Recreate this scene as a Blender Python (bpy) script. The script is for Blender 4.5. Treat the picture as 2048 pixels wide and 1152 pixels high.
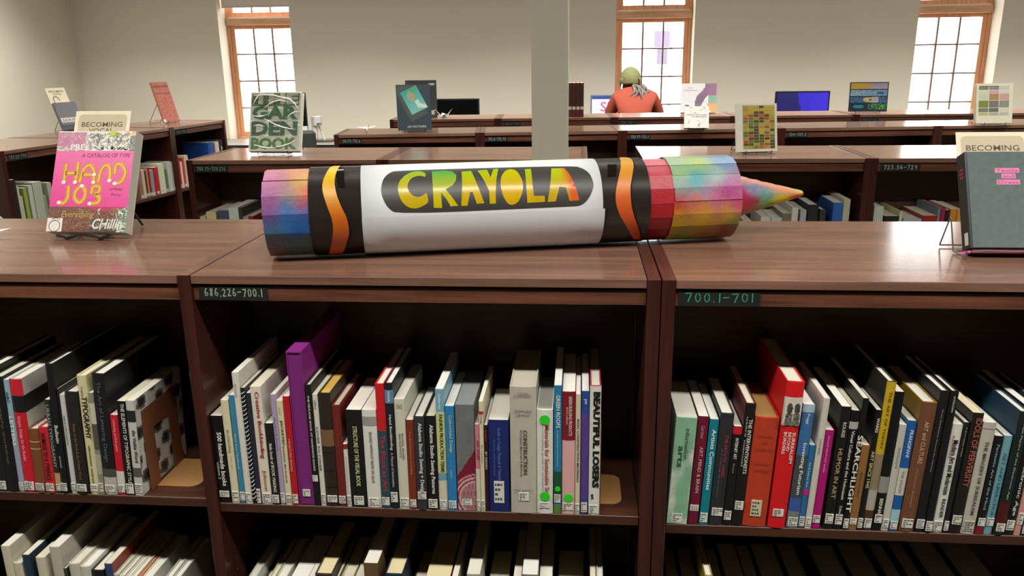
import bpy, bmesh, math, random
from mathutils import Vector, Matrix
random.seed(7)
SC = bpy.context.scene
COL = SC.collection
for o in list(bpy.data.objects): bpy.data.objects.remove(o)

D = {'cam': [[0.9965, 0.0823, -0.0129], [-0.0102, 0.274, 0.9617], [0.0826, -0.9582, 0.2739]],
 'lens': 28.3904,
 'left': [(-1.2621, 0.0237, 0.2859, '#1f1d1d', 1, 'thick black hardback, leftmost of the left bay row', {'t': [('Type & Design', '#77736c', 0.4, 0.8, 0.3, 0.7)]}),
          (-1.2368, 0.0246, 0.271, '#171717', 1, 'black hardback beside the pale blue spine in the left bay', {'t': [('Typography workshop', '#5d5a55', 0.1, 0.75, 0.35, 0.65)], 's': 0}),
          (-1.2173, 0.0123, 0.2646, '#8fb0be', 0, 'slim pale blue paperback next to the red and black spine',
           {'t': [('ABC', '#3a4a60', 0.1, 0.2, 0.2, 0.7), ('LETTERS', '#e8ece8', 0.32, 0.58, 0.15, 0.8)], 'b': [(0.55, 1, '#9aa3b5')]}),
          (-1.1969, 0.0263, 0.267, '#bdbbb2', 1, 'red spine with a black band on a grey cover',
           {'b': [(0, 0.145, '#cf2233'), (0.145, 0.29, '#1b1a1a', 1), (0.29, 1, '#c81c2c')], 't': [('Graphic Design for the Reader', '#e8a0a0', 0.32, 0.72, 0.25, 0.6)], 'd': 0.24}),
          (-1.1713, 0.0225, 0.1529, '#7a4a2a', 1, 'short brown hardback with two tan rules', {'b': [(0.19, 0.205, '#c9b48c'), (0.3, 0.315, '#c9b48c')], 'd': 0.17}),
          (-1.1481, 0.0215, 0.1575, '#c02a30', 1, 'short red hardback titled Homage to a Typeface', {'t': [('HOMAGE TO A TYPEFACE', '#3a1214', 0.08, 0.8, 0.25, 0.75)], 'd': 0.17}),
          (-1.1305, 0.0117, 0.2217, '#2a2f2c', 0, 'dark green paperback with a yellow foot in the left bay', {'t': [('URBAN TYPOGRAPHY', '#8a9a94', 0.05, 0.72, 0.2, 0.8)], 'b': [(0.78, 0.9, '#b8a06a')]}),
          (-1.1158, 0.0157, 0.3032, '#161616', 1, 'tall black hardback titled Bulletin', {'t': [('Bulletin', '#d8d6cc', 0.46, 0.6, 0.25, 0.75), ('annual', '#a8a69c', 0.7, 0.79, 0.35, 0.65)], 'd': 0.26}),
          (-1.105, 0.0038, 0.2467, '#1d1c1c', 0, 'very thin black booklet beside the white thin spine', {'s': 0}),
          (-1.096, 0.0115, 0.2338, '#c9c9c4', 0, 'thin grey white paperback in the left bay', {'t': [('specimens', '#77746c', 0.2, 0.5, 0.25, 0.7)]}),
          (-1.0749, 0.0282, 0.2406, '#24211e', 1, 'dark brown hardback beside the cream Typography spine', {'t': [('Notes on the Book & the Printed Word', '#7a5c3c', 0.3, 0.85, 0.4, 0.65)]}),
          (-1.0485, 0.0203, 0.2782, '#d6cd9e', 1, 'cream spine with black Typography title',
           {'t': [('Designing', '#4a463a', 0.09, 0.17, 0.35, 0.6), ('TYPOGRAPHY', '#1a1a18', 0.17, 0.52, 0.3, 0.95), ('nineteen voices', '#55503f', 0.58, 0.9, 0.4, 0.65)], 'd': 0.25}),
          (-1.032, 0.0107, 0.2396, '#8a8878', 0, 'thin grey patterned paperback right of the cream Typography book', {'b': [(0.1, 0.3, '#c8c4b0'), (0.3, 0.55, '#55534a'), (0.6, 0.8, '#a8a594')]}),
          (-1.0116, 0.0275, 0.2823, '#191a1c', 1, 'tall black hardback with faint grey lettering',
           {'t': [('The Art of Lettering Design', '#555a60', 0.06, 0.72, 0.3, 0.7)], 'b': [(0.78, 0.85, '#4a4c48'), (0.85, 1, '#b7b5aa')], 'd': 0.25}),
          (-0.9875, 0.0172, 0.1889, '#c4202e', 0, 'small red paperback with a cream foot', {'t': [('Lettering pocket guide', '#e89a9a', 0.05, 0.45, 0.3, 0.7)], 'b': [(0.7, 0.94, '#d6d2c0')], 'd': 0.19}),
          (-0.9676, 0.0201, 0.2212, '#151515', 0, 'black paperback titled The Elements of Typographic Style', {'t': [('THE ELEMENTS OF TYPOGRAPHIC STYLE', '#cfcdc4', 0.02, 0.87, 0.45, 0.85)], 'd': 0.2}),
          (-0.9474, 0.0184, 0.2236, '#c4c3ba', 0, 'grey and white paperback titled The Visible Word, against the bookend',
           {'t': [('the Visible Word', '#2a2828', 0.3, 0.64, 0.45, 0.9)], 'b': [(0.1, 0.22, '#2a2a2a'), (0.7, 0.8, '#5a5652')], 'd': 0.2, 'art': 'shard'})],
 'mid': [(-0.7547, 0.0252, 0.2032, '#141414', 0, 'black paperback titled 500 Handmade Books, first in the middle bay',
          {'t': [('500 handmade books', '#e8e6de', 0.18, 0.8, 0.45, 0.85), ('volume 2', '#bab8b0', 0.52, 0.72, 0.15, 0.4)], 'st': (0.86, 0.93)}),
         (-0.7319, 0.0159, 0.2398, '#d8cfac', 0, 'cream paperback between the black and blue spines at the left end',
          {'t': [('Bookbinding', '#9a8a5c', 0.28, 0.5, 0.3, 0.7), ('made easy', '#b8ac80', 0.52, 0.66, 0.4, 0.65)]}),
         (-0.7159, 0.0124, 0.2503, '#3b84a6', 0, 'slim blue paperback left of the tall white spine', {'t': [('Book Arts Handbook', '#9cc8da', 0.35, 0.68, 0.3, 0.65)]}),
         (-0.7019, 0.0136, 0.3021, '#d8d5c8', 0, 'tall white spine left of the spiral bound book', {'t': [('Structures', '#9c988a', 0.08, 0.18, 0.25, 0.6)], 'd': 0.22}),
         (-0.6895, 0.0089, 0.2679, '#1e1e20', 0, 'black spiral bound book with white coil', {'coil': 1, 's': 0}),
         (-0.6792, 0.0096, 0.2565, '#2b2d3a', 0, 'slim navy book right of the spiral bound book', {'st': (0.86, 0.99)}),
         (-0.6623, 0.0221, 0.2716, '#ddd6c4', 0, 'cream paperback titled Creative Bookbinding in red', {'t': [('Creative Bookbinding', '#a8323a', 0.04, 0.6, 0.3, 0.8), ('Johnson', '#c0763a', 0.7, 0.88, 0.3, 0.75)]}),
         (-0.6418, 0.0169, 0.1895, '#211f1d', 0, 'short black paperback titled Little Book of Book Making', {'t': [('little book of BOOK MAKING', '#d9d6ca', 0.24, 0.84, 0.35, 0.75)], 'd': 0.17}),
         (-0.6269, 0.0108, 0.2543, '#a99bb8', 0, 'slim lavender paperback left of the cream Jacketed spine', {'t': [('Books & Boxes', '#8474a0', 0.2, 0.5, 0.3, 0.65)]}),
         (-0.6137, 0.0135, 0.2418, '#d8d0ac', 0, 'cream paperback titled Jacketed in the middle bay',
          {'t': [('blank', '#a8a080', 0.06, 0.13, 0.35, 0.6), ('JACKETED', '#1c1c1a', 0.18, 0.42, 0.3, 0.75), ('between the boards', '#4a4638', 0.43, 0.78, 0.35, 0.65)]}),
         (-0.5992, 0.0135, 0.2514, '#b3202b', 0, 'red paperback titled Miniature Books beside the purple slipcase', {'t': [('MINIATURE BOOKS', '#e0a28c', 0.38, 0.68, 0.3, 0.6)]}),
         (-0.5748, 0.0316, 0.349, '#86297f', 1, 'tall purple slipcased volume', {'slip': 1, 'st': (0.895, 0.94), 'd': 0.27}),
         (-0.5512, 0.0133, 0.277, '#161614', 1, 'black hardback titled The Penland Book of Handmade Books',
          {'t': [('THE PENLAND BOOK OF HANDMADE BOOKS', '#d6d2c4', 0.08, 0.7, 0.35, 0.65)], 'st': (0.74, 0.79), 'd': 0.22}),
         (-0.5382, 0.0106, 0.2567, '#d5d3c6', 0, 'white paperback titled Cover to Cover', {'t': [('LaPlantz', '#6a675c', 0.05, 0.13, 0.3, 0.7), ('COVER TO COVER', '#55534c', 0.28, 0.68, 0.25, 0.7)]}),
         (-0.5186, 0.0254, 0.2594, '#2e241c', 1, 'old brown leather bound volume with a tan panel',
          {'b': [(0.315, 0.46, '#7a5a3c'), (0.51, 0.52, '#16110d'), (0.67, 0.68, '#16110d'), (0.82, 0.83, '#16110d')], 'pg': '#d0a84e', 'st': (0.9, 0.96)}),
         (-0.4964, 0.017, 0.233, '#6e2420', 1, 'dark red hardback beside the brown leather volume', {'t': [('ARTISTS BOOKS', '#8e4038', 0.1, 0.4, 0.4, 0.65)], 'pg': '#cdc4ae'}),
         (-0.4825, 0.0088, 0.1464, '#d8d5ca', 0, 'tiny white paperback with a red cap', {'b': [(0, 0.08, '#8a2a26')], 'd': 0.13, 't': [('pocket binding notes', '#8a877c', 0.2, 0.8, 0.35, 0.65)]}),
         (-0.46, 0.0324, 0.2238, '#1b1b19', 0, 'thick black paperback titled Structure of the Visual Book', {'t': [('STRUCTURE OF THE VISUAL BOOK', '#d2cc9e', 0.16, 0.78, 0.4, 0.68)]}),
         (-0.4275, 0.0297, 0.2246, '#dedcd2', 0, 'thick white paperback titled Books Without Paste or Glue',
          {'b': [(0.065, 0.16, '#9a9892')], 't': [('BOOKS WITHOUT PASTE OR GLUE', '#5a5850', 0.22, 0.74, 0.42, 0.62)], 'pg': '#dcd8cc'}),
         (-0.4018, 0.0187, 0.2829, '#c81c24', 1, 'red topped spine with a teal lower half', {'b': [(0.365, 1, '#2c4a54', 1)], 't': [('The Book as Art', '#c0303a', 0.4, 0.86, 0.3, 0.8)], 'd': 0.22}),
         (-0.383, 0.0168, 0.2849, '#1c1d26', 1, 'navy spine with a pale blue panel on Hand Bookbinding',
          {'b': [(0.05, 0.155, '#5a86a8')],
           't': [('MANUAL', '#e0e8ec', 0.06, 0.145, 0.35, 0.65), ('Hand Bookbinding', '#d6d2c6', 0.24, 0.52, 0.3, 0.7), ('A Manual of Instruction', '#b5b2a8', 0.54, 0.82, 0.35, 0.65)],
           'st': (0.865, 0.945)}),
         (-0.3626, 0.0209, 0.2508, '#cfcbb6', 0, 'thick cream paperback with small brown title',
          {'t': [('ZINES', '#a09a80', 0.04, 0.08, 0.2, 0.8), ('BOOKS, BOXES', '#5c5644', 0.3, 0.54, 0.55, 0.75), ('AND PORTFOLIOS', '#5c5644', 0.3, 0.52, 0.3, 0.48)]}),
         (-0.3435, 0.0153, 0.2051, '#7c3320', 0, 'rust brown paperback left of the sewing books', {'t': [('The illustrated book of binding', '#c08a6a', 0.12, 0.6, 0.35, 0.6)]}),
         (-0.3241, 0.0215, 0.213, '#34353a', 1, 'charcoal book titled Sewing and Design', {'t': [('Alabama Studio Sewing + Design', '#e2e0d8', 0.06, 0.82, 0.35, 0.8)], 'st': (0.8, 0.88)}),
         (-0.3008, 0.0229, 0.2136, '#141416', 1, 'black book titled Sewing Patterns', {'t': [('Alabama Studio Sewing Patterns', '#e6e4dc', 0.08, 0.82, 0.35, 0.8)]}),
         (-0.2794, 0.0172, 0.2739, '#79a9bb', 0, 'pale blue and yellow spine titled Fashion Production Terms',
          {'b': [(0.185, 0.69, '#ccd18a'), (0.69, 0.75, '#6f9fb2'), (0.75, 1, '#cfcab4')],
           't': [('Debbie Ann', '#d8e6ea', 0.04, 0.16, 0.35, 0.65), ('FASHION PRODUCTION TERMS', '#3a3c24', 0.2, 0.68, 0.35, 0.8)],
           'pg': '#e4e3da'}),
         (-0.2599, 0.0189, 0.2379, '#2f7fb5', 0, 'bright blue paperback titled Customized Design', {'t': [('Customized Design', '#c3c98c', 0.08, 0.44, 0.35, 0.75), ('couture', '#a0bcc8', 0.6, 0.68, 0.4, 0.6)]}),
         (-0.2294, 0.0384, 0.2405, '#6d7071', 0, 'wide grey spine with a crimson swoosh and pink rabbit photo',
          {'b': [(0.37, 0.66, '#7c1c34'), (0.66, 1, '#a8686c')], 't': [], 'arc': 1, 'pg': '#7d8182', 'st': (0.885, 0.945)}),
         (-0.2048, 0.0087, 0.1985, '#cf7a8c', 0, 'short pink and cream paperback titled Kid Stuff', {'b': [(0.51, 1, '#cdc8b0')], 't': [('KID STUFF', '#7c1830', 0.18, 0.4, 0.4, 0.9)]}),
         (-0.1953, 0.0084, 0.2496, '#d8cfae', 0, 'thin cream spine with a red band',
          {'b': [(0.085, 0.115, '#a8322c')], 't': [('Design', '#3a362c', 0.12, 0.2, 0.3, 0.7), ('The Toy Boom', '#4a4538', 0.38, 0.55, 0.3, 0.7)]}),
         (-0.1864, 0.0074, 0.1972, '#2e1a20', 0, 'thin dark maroon spine left of the navy book', {'t': [('BY DESIGN', '#c4b8a8', 0.3, 0.5, 0.2, 0.75), ('toys', '#b03050', 0.05, 0.18, 0.2, 0.7)], 's': 0}),
         (-0.1606, 0.0413, 0.2088, '#1d2a66', 0, 'thick navy blue textbook with a peeling white label',
          {'t': [('Guide to Design Methods & Materials', '#5a6cae', 0.08, 0.66, 0.4, 0.62), ('theory and practice', '#4a5a9a', 0.2, 0.6, 0.2, 0.35)], 'st': (0.66, 0.9), 'pg': '#cfccc0'}),
         (-0.1099, 0.0532, 0.2837, '#b9b3a4', 1, 'very thick grey textbook titled Construction',
          {'t': [('CONSTRUCTION', '#3a3832', 0.33, 0.68, 0.5, 0.66), ('Principles, Materials & Methods', '#5a574e', 0.33, 0.7, 0.36, 0.46)],
           'ht': [('OLIN', 0.04), ('SCHMIDT', 0.06), ('SIMMONS', 0.175), ('LEWIS', 0.205), ('fifth edition', 0.8)],
           'st': (0.83, 0.895),
           'pg': '#b4ae9e'}),
         (-0.0659, 0.0326, 0.2347, '#dddad0', 1, 'white book on sustainable materials with two green dots',
          {'t': [('Materials for Sustainable Sites', '#a8403a', 0.14, 0.84, 0.5, 0.78), ('a complete guide to evaluation', '#77746a', 0.15, 0.8, 0.3, 0.42)], 'dots': [0.09, 0.825], 'st': (0.885, 0.94), 'pg': '#a9a598'}),
         (-0.0397, 0.0157, 0.287, '#2b79a0', 0, 'blue spine with green hill titled Green Roofs',
          {'b': [(0.66, 0.86, '#1f5038'), (0.93, 1, '#5a8038')],
           't': [('GREEN ROOFS', '#dbe8ea', 0.07, 0.32, 0.3, 0.8), ('Ecological Design and Construction', '#98c0cc', 0.34, 0.62, 0.35, 0.6)],
           'dots': [0.8],
           'st': (0.845, 0.91)}),
         (-0.0176, 0.0256, 0.2751, '#d9a8a4', 0, 'pink spine with dark red top titled Green Building Products',
          {'b': [(0, 0.388, '#7e1f26')], 't': [('GREEN BUILDING PRODUCTS', '#e0c8c0', 0.035, 0.35, 0.5, 0.75), ('third edition', '#d0a8a0', 0.12, 0.26, 0.3, 0.45)], 'dots': [0.862], 'st': (0.905, 0.965)}),
         (0.0011, 0.0096, 0.2695, '#cfc6a8', 0, 'thin cream spine titled Basic Construction', {'t': [('BASIC CONSTRUCTION MATERIALS', '#2c2a24', 0.2, 0.72, 0.3, 0.75)]}),
         (0.0151, 0.015, 0.2758, '#2a4a8e', 0, 'slim blue and violet spine left of Beautiful Losers', {'b': [(0.18, 0.88, '#57408a')], 't': [('green', '#c8d0e0', 0.06, 0.1, 0.3, 0.7)]}),
         (0.0352, 0.0217, 0.2879, '#d8d6cc', 1, 'white hardback titled Beautiful Losers beside the tan bookend',
          {'t': [('BEAUTIFUL LOSERS', '#141414', 0.04, 0.78, 0.3, 0.95), ('art', '#333', 0.83, 0.87, 0.2, 0.5)], 'pg': '#c9c2b4', 'bord': '#9a2036', 'bold': 0.06})],
 'right': [(0.2055, 0.0415, 0.2401, '#b7cfb8', 0, 'thick white and green paperback titled Information Arts',
            {'t': [('information', '#4a6a58', 0.1, 0.38, 0.5, 0.7), ('arts', '#2e4438', 0.26, 0.46, 0.22, 0.46)], 'art': 'moss', 'pg': '#c4c2b6'}),
           (0.2383, 0.0208, 0.2417, '#6a1830', 0, 'maroon paperback titled Art Mind and Brain',
            {'t': [('Gardner', '#b07080', 0.08, 0.2, 0.35, 0.7), ('ART, MIND & BRAIN', '#c99aa4', 0.27, 0.7, 0.35, 0.75)], 'st': (0.815, 0.87)}),
           (0.2598, 0.0176, 0.2365, '#157a8a', 0, 'teal paperback titled Artists Communities', {'t': [('Artists Communities', '#e4eeee', 0.09, 0.66, 0.35, 0.8)]}),
           (0.284, 0.0272, 0.249, '#2a2b2e', 1, 'charcoal hardback with small red title',
            {'t': [('THE ARTISTIC CREED', '#a83848', 0.18, 0.56, 0.5, 0.72), ('the making of an artist', '#6a6a6c', 0.3, 0.74, 0.3, 0.42)], 'st': (0.84, 0.91)}),
           (0.3072, 0.0168, 0.2216, '#191818', 0, 'short black paperback with a red square at the top',
            {'b': [(0, 0.075, '#c02030')], 't': [('INTERNET ART', '#d6d4cc', 0.11, 0.32, 0.35, 0.7), ('Greene', '#8c8a84', 0.36, 0.46, 0.4, 0.6)], 'st': (0.85, 0.94)}),
           (0.3269, 0.0203, 0.2717, '#151313', 1, 'black spine with maroon board titled The Interventionists',
            {'t': [('THE INTERVENTIONISTS', '#d8d5cc', 0.12, 0.56, 0.45, 0.8), ('users manual', '#a8a59c', 0.1, 0.5, 0.2, 0.38)], 'side': '#5a1a1e', 'st': (0.79, 0.86)}),
           (0.3618, 0.0474, 0.2422, '#b53c22', 1, 'thick worn orange red volume with torn spine top',
            {'ht': [('The Foundations', 0.15), ('of', 0.21), ('Modern Art', 0.27), ('Ozenfant', 0.4), ('translated', 0.46)], 'htc': '#7a2416', 'pg': '#a8814a', 'st': (0.75, 0.9), 'stc': '#c9c2a0'}),
           (0.4063, 0.0346, 0.3202, '#d2181c', 1, 'tall bright red catalogue titled Surrealism Beyond Borders',
            {'t': [('SURREALISM', '#e8d8d0', 0.33, 0.54, 0.66, 0.84), ('BEYOND', '#e8d8d0', 0.33, 0.46, 0.42, 0.6), ('BORDERS', '#e8d8d0', 0.33, 0.48, 0.18, 0.36)],
             'b': [(0.1, 0.29, '#c9c5b8')],
             'photo': 1,
             'st': (0.865, 0.915),
             'd': 0.26}),
           (0.4377, 0.0222, 0.2724, '#3a6aa0', 0, 'blue and grey paperback titled Inventing Futurism',
            {'b': [(0, 0.06, '#a8bcc8'), (0.4, 0.75, '#45484c'), (0.75, 0.86, '#3a5a9a'), (0.86, 1, '#77797a')],
             't': [('Poggi', '#c8d4dc', 0.07, 0.15, 0.35, 0.65), ('Inventing Futurism', '#dfe4e8', 0.3, 0.72, 0.35, 0.75)]}),
           (0.4559, 0.0121, 0.1852, '#2a6a9c', 0, 'short slim blue paperback with a magenta square', {'b': [(0.53, 0.6, '#b02a88')], 't': [('Art & Science Now', '#a0c4d8', 0.2, 0.5, 0.3, 0.65)]}),
           (0.4691, 0.0119, 0.2874, '#c9c5b6', 0, 'tall pale grey paperback left of the magenta spine', {'t': [('UTOPIA', '#8a877c', 0.3, 0.42, 0.25, 0.55)], 'd': 0.2}),
           (0.4846, 0.0168, 0.2187, '#a8166e', 0, 'short magenta paperback beside the tall pale grey one', {'t': [('Art and electronic media', '#d890bc', 0.05, 0.42, 0.35, 0.6)], 'st': (0.865, 0.94)}),
           (0.5087, 0.0189, 0.2699, '#1a1918', 0, 'black paperback titled Humor in Art', {'t': [('ROUKES', '#c8c5b8', 0.12, 0.24, 0.35, 0.7), ('HUMOR IN ART', '#b0926a', 0.33, 0.74, 0.3, 0.75)], 'st': (0.87, 0.95)}),
           (0.5275, 0.0164, 0.2621, '#131313', 0, 'black paperback titled Visual Culture and the Holocaust',
            {'b': [(0.09, 0.15, '#a8a69c')], 't': [('Visual Culture and the Holocaust', '#d2d0c8', 0.16, 0.74, 0.35, 0.7), ('Zelizer', '#b8b6ae', 0.79, 0.88, 0.35, 0.65)], 'st': (0.87, 0.955)}),
           (0.5424, 0.0113, 0.2886, '#161616', 0, 'black spine with big white Searchlight lettering', {'t': [('SEARCHLIGHT', '#e2e0d6', 0.27, 0.86, 0.1, 0.95)]}),
           (0.5569, 0.0158, 0.1892, '#8d6336', 0, 'short tan paperback in the right bay', {'st': (0.86, 0.93), 't': [('dada reader', '#6a4824', 0.3, 0.6, 0.35, 0.6)]}),
           (0.5713, 0.0109, 0.264, '#171615', 0, 'black spine with yellow Art Since 1945 title', {'t': [('WARES', '#d6d4cc', 0.06, 0.18, 0.3, 0.8), ('ART SINCE 1945', '#cbbd7c', 0.33, 0.64, 0.3, 0.85)]}),
           (0.5862, 0.0166, 0.3236, '#c3a21c', 1, 'tall yellow spine with dark patterned cover',
            {'b': [(0.475, 0.72, '#8a7c62'), (0.72, 0.86, '#a8a498'), (0.86, 1, '#4a3020')], 't': [('THE ART OF TODAY', '#6a5208', 0.06, 0.44, 0.35, 0.65)], 'side': '#2b2823', 'd': 0.22}),
           (0.6041, 0.0171, 0.303, '#131313', 0, 'tall black spine with grey lower panel', {'b': [(0.6, 0.72, '#8f8d84')], 't': [('BIENNALE', '#d8d6cc', 0.76, 0.9, 0.3, 0.7)], 'st': (0.88, 0.94)}),
           (0.6208, 0.0138, 0.2344, '#bdbbb0', 0, 'white grey paperback left of the blue spine', {'t': [('essays', '#8a887e', 0.2, 0.4, 0.3, 0.6)]}),
           (0.637, 0.0162, 0.2431, '#1e5a9c', 0, 'blue and white spine titled Frangipani',
            {'b': [(0.42, 0.67, '#c8c4b6'), (0.8, 0.92, '#9cc0cc')], 't': [('FRANGIPANI', '#d4e0ea', 0.08, 0.32, 0.35, 0.75), ('THE SALON', '#9a968a', 0.44, 0.64, 0.3, 0.6)]}),
           (0.6623, 0.0286, 0.2829, '#6e4630', 1, 'wide brown spine titled Art and Culture',
            {'t': [('ART and CULTURE', '#c2a284', 0.14, 0.46, 0.35, 0.65), ('Critical Essays', '#a88868', 0.5, 0.8, 0.35, 0.5)], 'side': '#8a6c1e', 'st': (0.895, 0.965), 'd': 0.2}),
           (0.6868, 0.0178, 0.3067, '#161618', 1, 'tall black hardback right of the brown Art and Culture',
            {'t': [('Great Exhibitions Around the Century', '#8c8a84', 0.12, 0.56, 0.4, 0.6)], 'st': (0.905, 0.97), 'd': 0.2}),
           (0.7043, 0.0147, 0.3071, '#121214', 1, 'tall black hardback left of Modern Art and Modernism', {'t': [('criticism', '#b0aea6', 0.03, 0.14, 0.35, 0.65)], 'st': (0.915, 0.985), 'd': 0.2}),
           (0.7226, 0.0195, 0.2378, '#d3d4cb', 0, 'white spine titled Modern Art and Modernism',
            {'t': [('Recycled', '#b0603a', 0.1, 0.3, 0.1, 0.35), ('Modern Art and Modernism', '#1c1c1c', 0.14, 0.64, 0.3, 0.85), ('READER', '#33342e', 0.68, 0.86, 0.4, 0.75)]}),
           (0.7385, 0.0099, 0.242, '#20201f', 0, 'thin dark paperback between Modernism and Idols', {'t': [('A Short History of Ideas', '#a09e96', 0.04, 0.3, 0.35, 0.65)]}),
           (0.7553, 0.0208, 0.2629, '#1f1b19', 0, 'black paperback titled Idols of Perversity', {'t': [('IDOLS OF PERVERSITY', '#a8584a', 0.04, 0.6, 0.35, 0.9)], 'pg': '#d8cba8', 'st': (0.845, 0.92)}),
           (0.7801, 0.0248, 0.2438, '#b7b2a4', 0, 'grey paperback titled The Imagery of Surrealism',
            {'t': [('THE IMAGERY OF SURREALISM', '#5c594e', 0.16, 0.82, 0.4, 0.68)], 'b': [(0.05, 0.058, '#7c786c')], 'st': (0.88, 0.97), 'stc': '#b7b2a4'}),
           (0.8027, 0.0159, 0.2156, '#17171a', 0, 'short black paperback with a red foot', {'t': [('Fantastic Art of the Mind', '#7aa0aa', 0.08, 0.74, 0.35, 0.65)], 'b': [(0.92, 1, '#7c1828')], 'st': (0.83, 0.91)}),
           (0.82, 0.0155, 0.216, '#6fa0a8', 0, 'pale teal spine titled Art and Liberation', {'t': [('ART AND LIBERATION', '#3f7886', 0.16, 0.82, 0.3, 0.7)], 'st': (0.83, 0.91)}),
           (0.84, 0.0192, 0.2676, '#18211f', 1, 'black hardback with blue cover painting',
            {'t': [('Great Papers of the Electronic Age', '#8aa8a0', 0.06, 0.7, 0.4, 0.65)], 'b': [(0.72, 0.9, '#4a1414')], 'side': '#15384e', 'st': (0.9, 0.965), 'd': 0.2}),
           (0.8598, 0.0178, 0.2703, '#151a18', 0, 'black spine titled Electronic Age at the right edge', {'t': [('Electronic Age', '#c2ccc6', 0.38, 0.84, 0.35, 0.8)], 'st': (0.88, 0.96)}),
           (0.876, 0.0114, 0.253, '#c98e86', 0, 'slim pink paperback near the right picture edge', {'t': [], 'st': (0.8, 0.9)}),
           (0.8921, 0.0184, 0.2682, '#2a2c2e', 1, 'dark grey hardback ending the visible right bay row', {'t': [('Media', '#aaa', 0.2, 0.5, 0.35, 0.65)]})],
 'ZS': [0.57, 0.56, 0.545],
 'bl': [(-1.2847, 0.0207, 0.2457, '#cfc7ae', 'cream'), (-1.2632, 0.0204, 0.2033, '#c9c2ac', 'short cream'), (-1.2406, 0.0165, 0.2244, '#263a4c', 'navy blue'), (-1.2063, 0.0215, 0.2197, '#cdc6b0', 'ivory'),
        (-1.1678, 0.0241, 0.2485, '#bdb8a6', 'pale grey'), (-1.1518, 0.006, 0.1931, '#3b4230', 'small dark green'), (-1.1281, 0.0247, 0.2078, '#c5c1b0', 'wide grey white'),
        (-1.1027, 0.0243, 0.2014, '#c9c6b8', 'worn white'), (-1.0749, 0.0294, 0.1918, '#191817', 'black'), (-1.0473, 0.017, 0.2101, '#39456e', 'blue spined red'), (-1.0318, 0.012, 0.1834, '#b9b79a', 'pale olive'),
        (-1.0184, 0.0121, 0.1811, '#c8c6b6', 'slim white'), (-1.0057, 0.0107, 0.1786, '#cfcab4', 'thin ivory'), (-0.9919, 0.0134, 0.1792, '#d0cdbc', 'off-white'), (-0.9806, 0.0065, 0.1768, '#c2743e', 'thin orange'),
        (-0.9644, 0.0231, 0.1742, '#d4d3c8', 'bright white'), (-0.9175, 0.0161, 0.1719, '#b2b3a4', 'grey green'), (-0.8992, 0.0174, 0.1712, '#b5b6a6', 'sage grey')],
 'bm': [(-0.727, 0.0184, 0.1726, '#c9c6ba', 'thin white'), (-0.7014, 0.0231, 0.146, '#25211f', 'dark'), (-0.68, 0.0137, 0.1748, '#b6b090', 'thin olive'), (-0.659, 0.023, 0.1756, '#c6c4b6', 'pale'),
        (-0.6161, 0.0382, 0.1793, '#d2d0c4', 'wide white'), (-0.5879, 0.0158, 0.1801, '#cfcabb', 'ivory'), (-0.5523, 0.0379, 0.2064, '#3a2c20', 'brown with cream pages'),
        (-0.5294, 0.0051, 0.182, '#a8a06a', 'thin mustard'), (-0.5083, 0.0272, 0.1814, '#b9b8a2', 'grey green'), (-0.4784, 0.0225, 0.1839, '#c2c0b0', 'light grey'),
        (-0.4452, 0.0314, 0.2382, '#6a5238', 'tall patterned gold and red'), (-0.3952, 0.0391, 0.2135, '#1d2a3c', 'navy with cream pages'), (-0.3488, 0.0313, 0.1621, '#4a2024', 'dim maroon'),
        (-0.3031, 0.0545, 0.1922, '#7a1c28', 'crimson with cream pages'), (-0.2654, 0.013, 0.1939, '#c4beae', 'thin cream'), (-0.2205, 0.029, 0.2207, '#b0aea0', 'open topped grey'),
        (-0.1719, 0.0484, 0.1673, '#1b1716', 'black'), (-0.1275, 0.0173, 0.2001, '#c9b878', 'yellow cream'), (-0.0984, 0.0339, 0.2252, '#8a8578', 'grey with white pages'), (-0.0653, 0.0272, 0.2028, '#c8c2a8', 'cream'),
        (-0.0113, 0.0607, 0.1719, '#191514', 'wide black'), (0.0365, 0.0126, 0.2088, '#bb8a4a', 'tan'), (0.0512, 0.0134, 0.2095, '#c9cbd0', 'silver white')],
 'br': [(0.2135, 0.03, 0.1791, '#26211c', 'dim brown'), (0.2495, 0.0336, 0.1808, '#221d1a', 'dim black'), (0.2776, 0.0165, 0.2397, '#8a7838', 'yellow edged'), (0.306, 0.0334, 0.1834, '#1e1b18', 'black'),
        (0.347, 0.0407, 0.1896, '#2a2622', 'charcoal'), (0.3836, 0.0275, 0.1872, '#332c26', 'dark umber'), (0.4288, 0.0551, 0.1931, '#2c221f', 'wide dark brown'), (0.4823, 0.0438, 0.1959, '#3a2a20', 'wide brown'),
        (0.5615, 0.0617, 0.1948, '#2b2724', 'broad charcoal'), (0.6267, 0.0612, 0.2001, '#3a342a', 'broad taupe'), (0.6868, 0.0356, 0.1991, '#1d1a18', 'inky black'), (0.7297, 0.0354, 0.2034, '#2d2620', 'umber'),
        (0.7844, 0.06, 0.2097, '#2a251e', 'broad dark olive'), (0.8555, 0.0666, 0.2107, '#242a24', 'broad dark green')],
 'ZB': 0.185,
 'r2l': [(-1.6512, 0.0262, 0.2618, '#c9bda0', 'long cream'), (-1.6115, 0.0435, 0.2825, '#d4c98e', 'yellow cream'), (-1.5553, 0.0444, 0.2904, '#4a5570', 'slate blue'),
         (-1.5084, 0.0442, 0.3012, '#c9d3cc', 'white and blue'), (-1.4766, 0.0164, 0.3023, '#3c3a34', 'black'), (-1.4557, 0.0236, 0.2624, '#a09a90', 'grey'), (-1.4316, 0.0194, 0.2645, '#8a2a24', 'thin red')],
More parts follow.
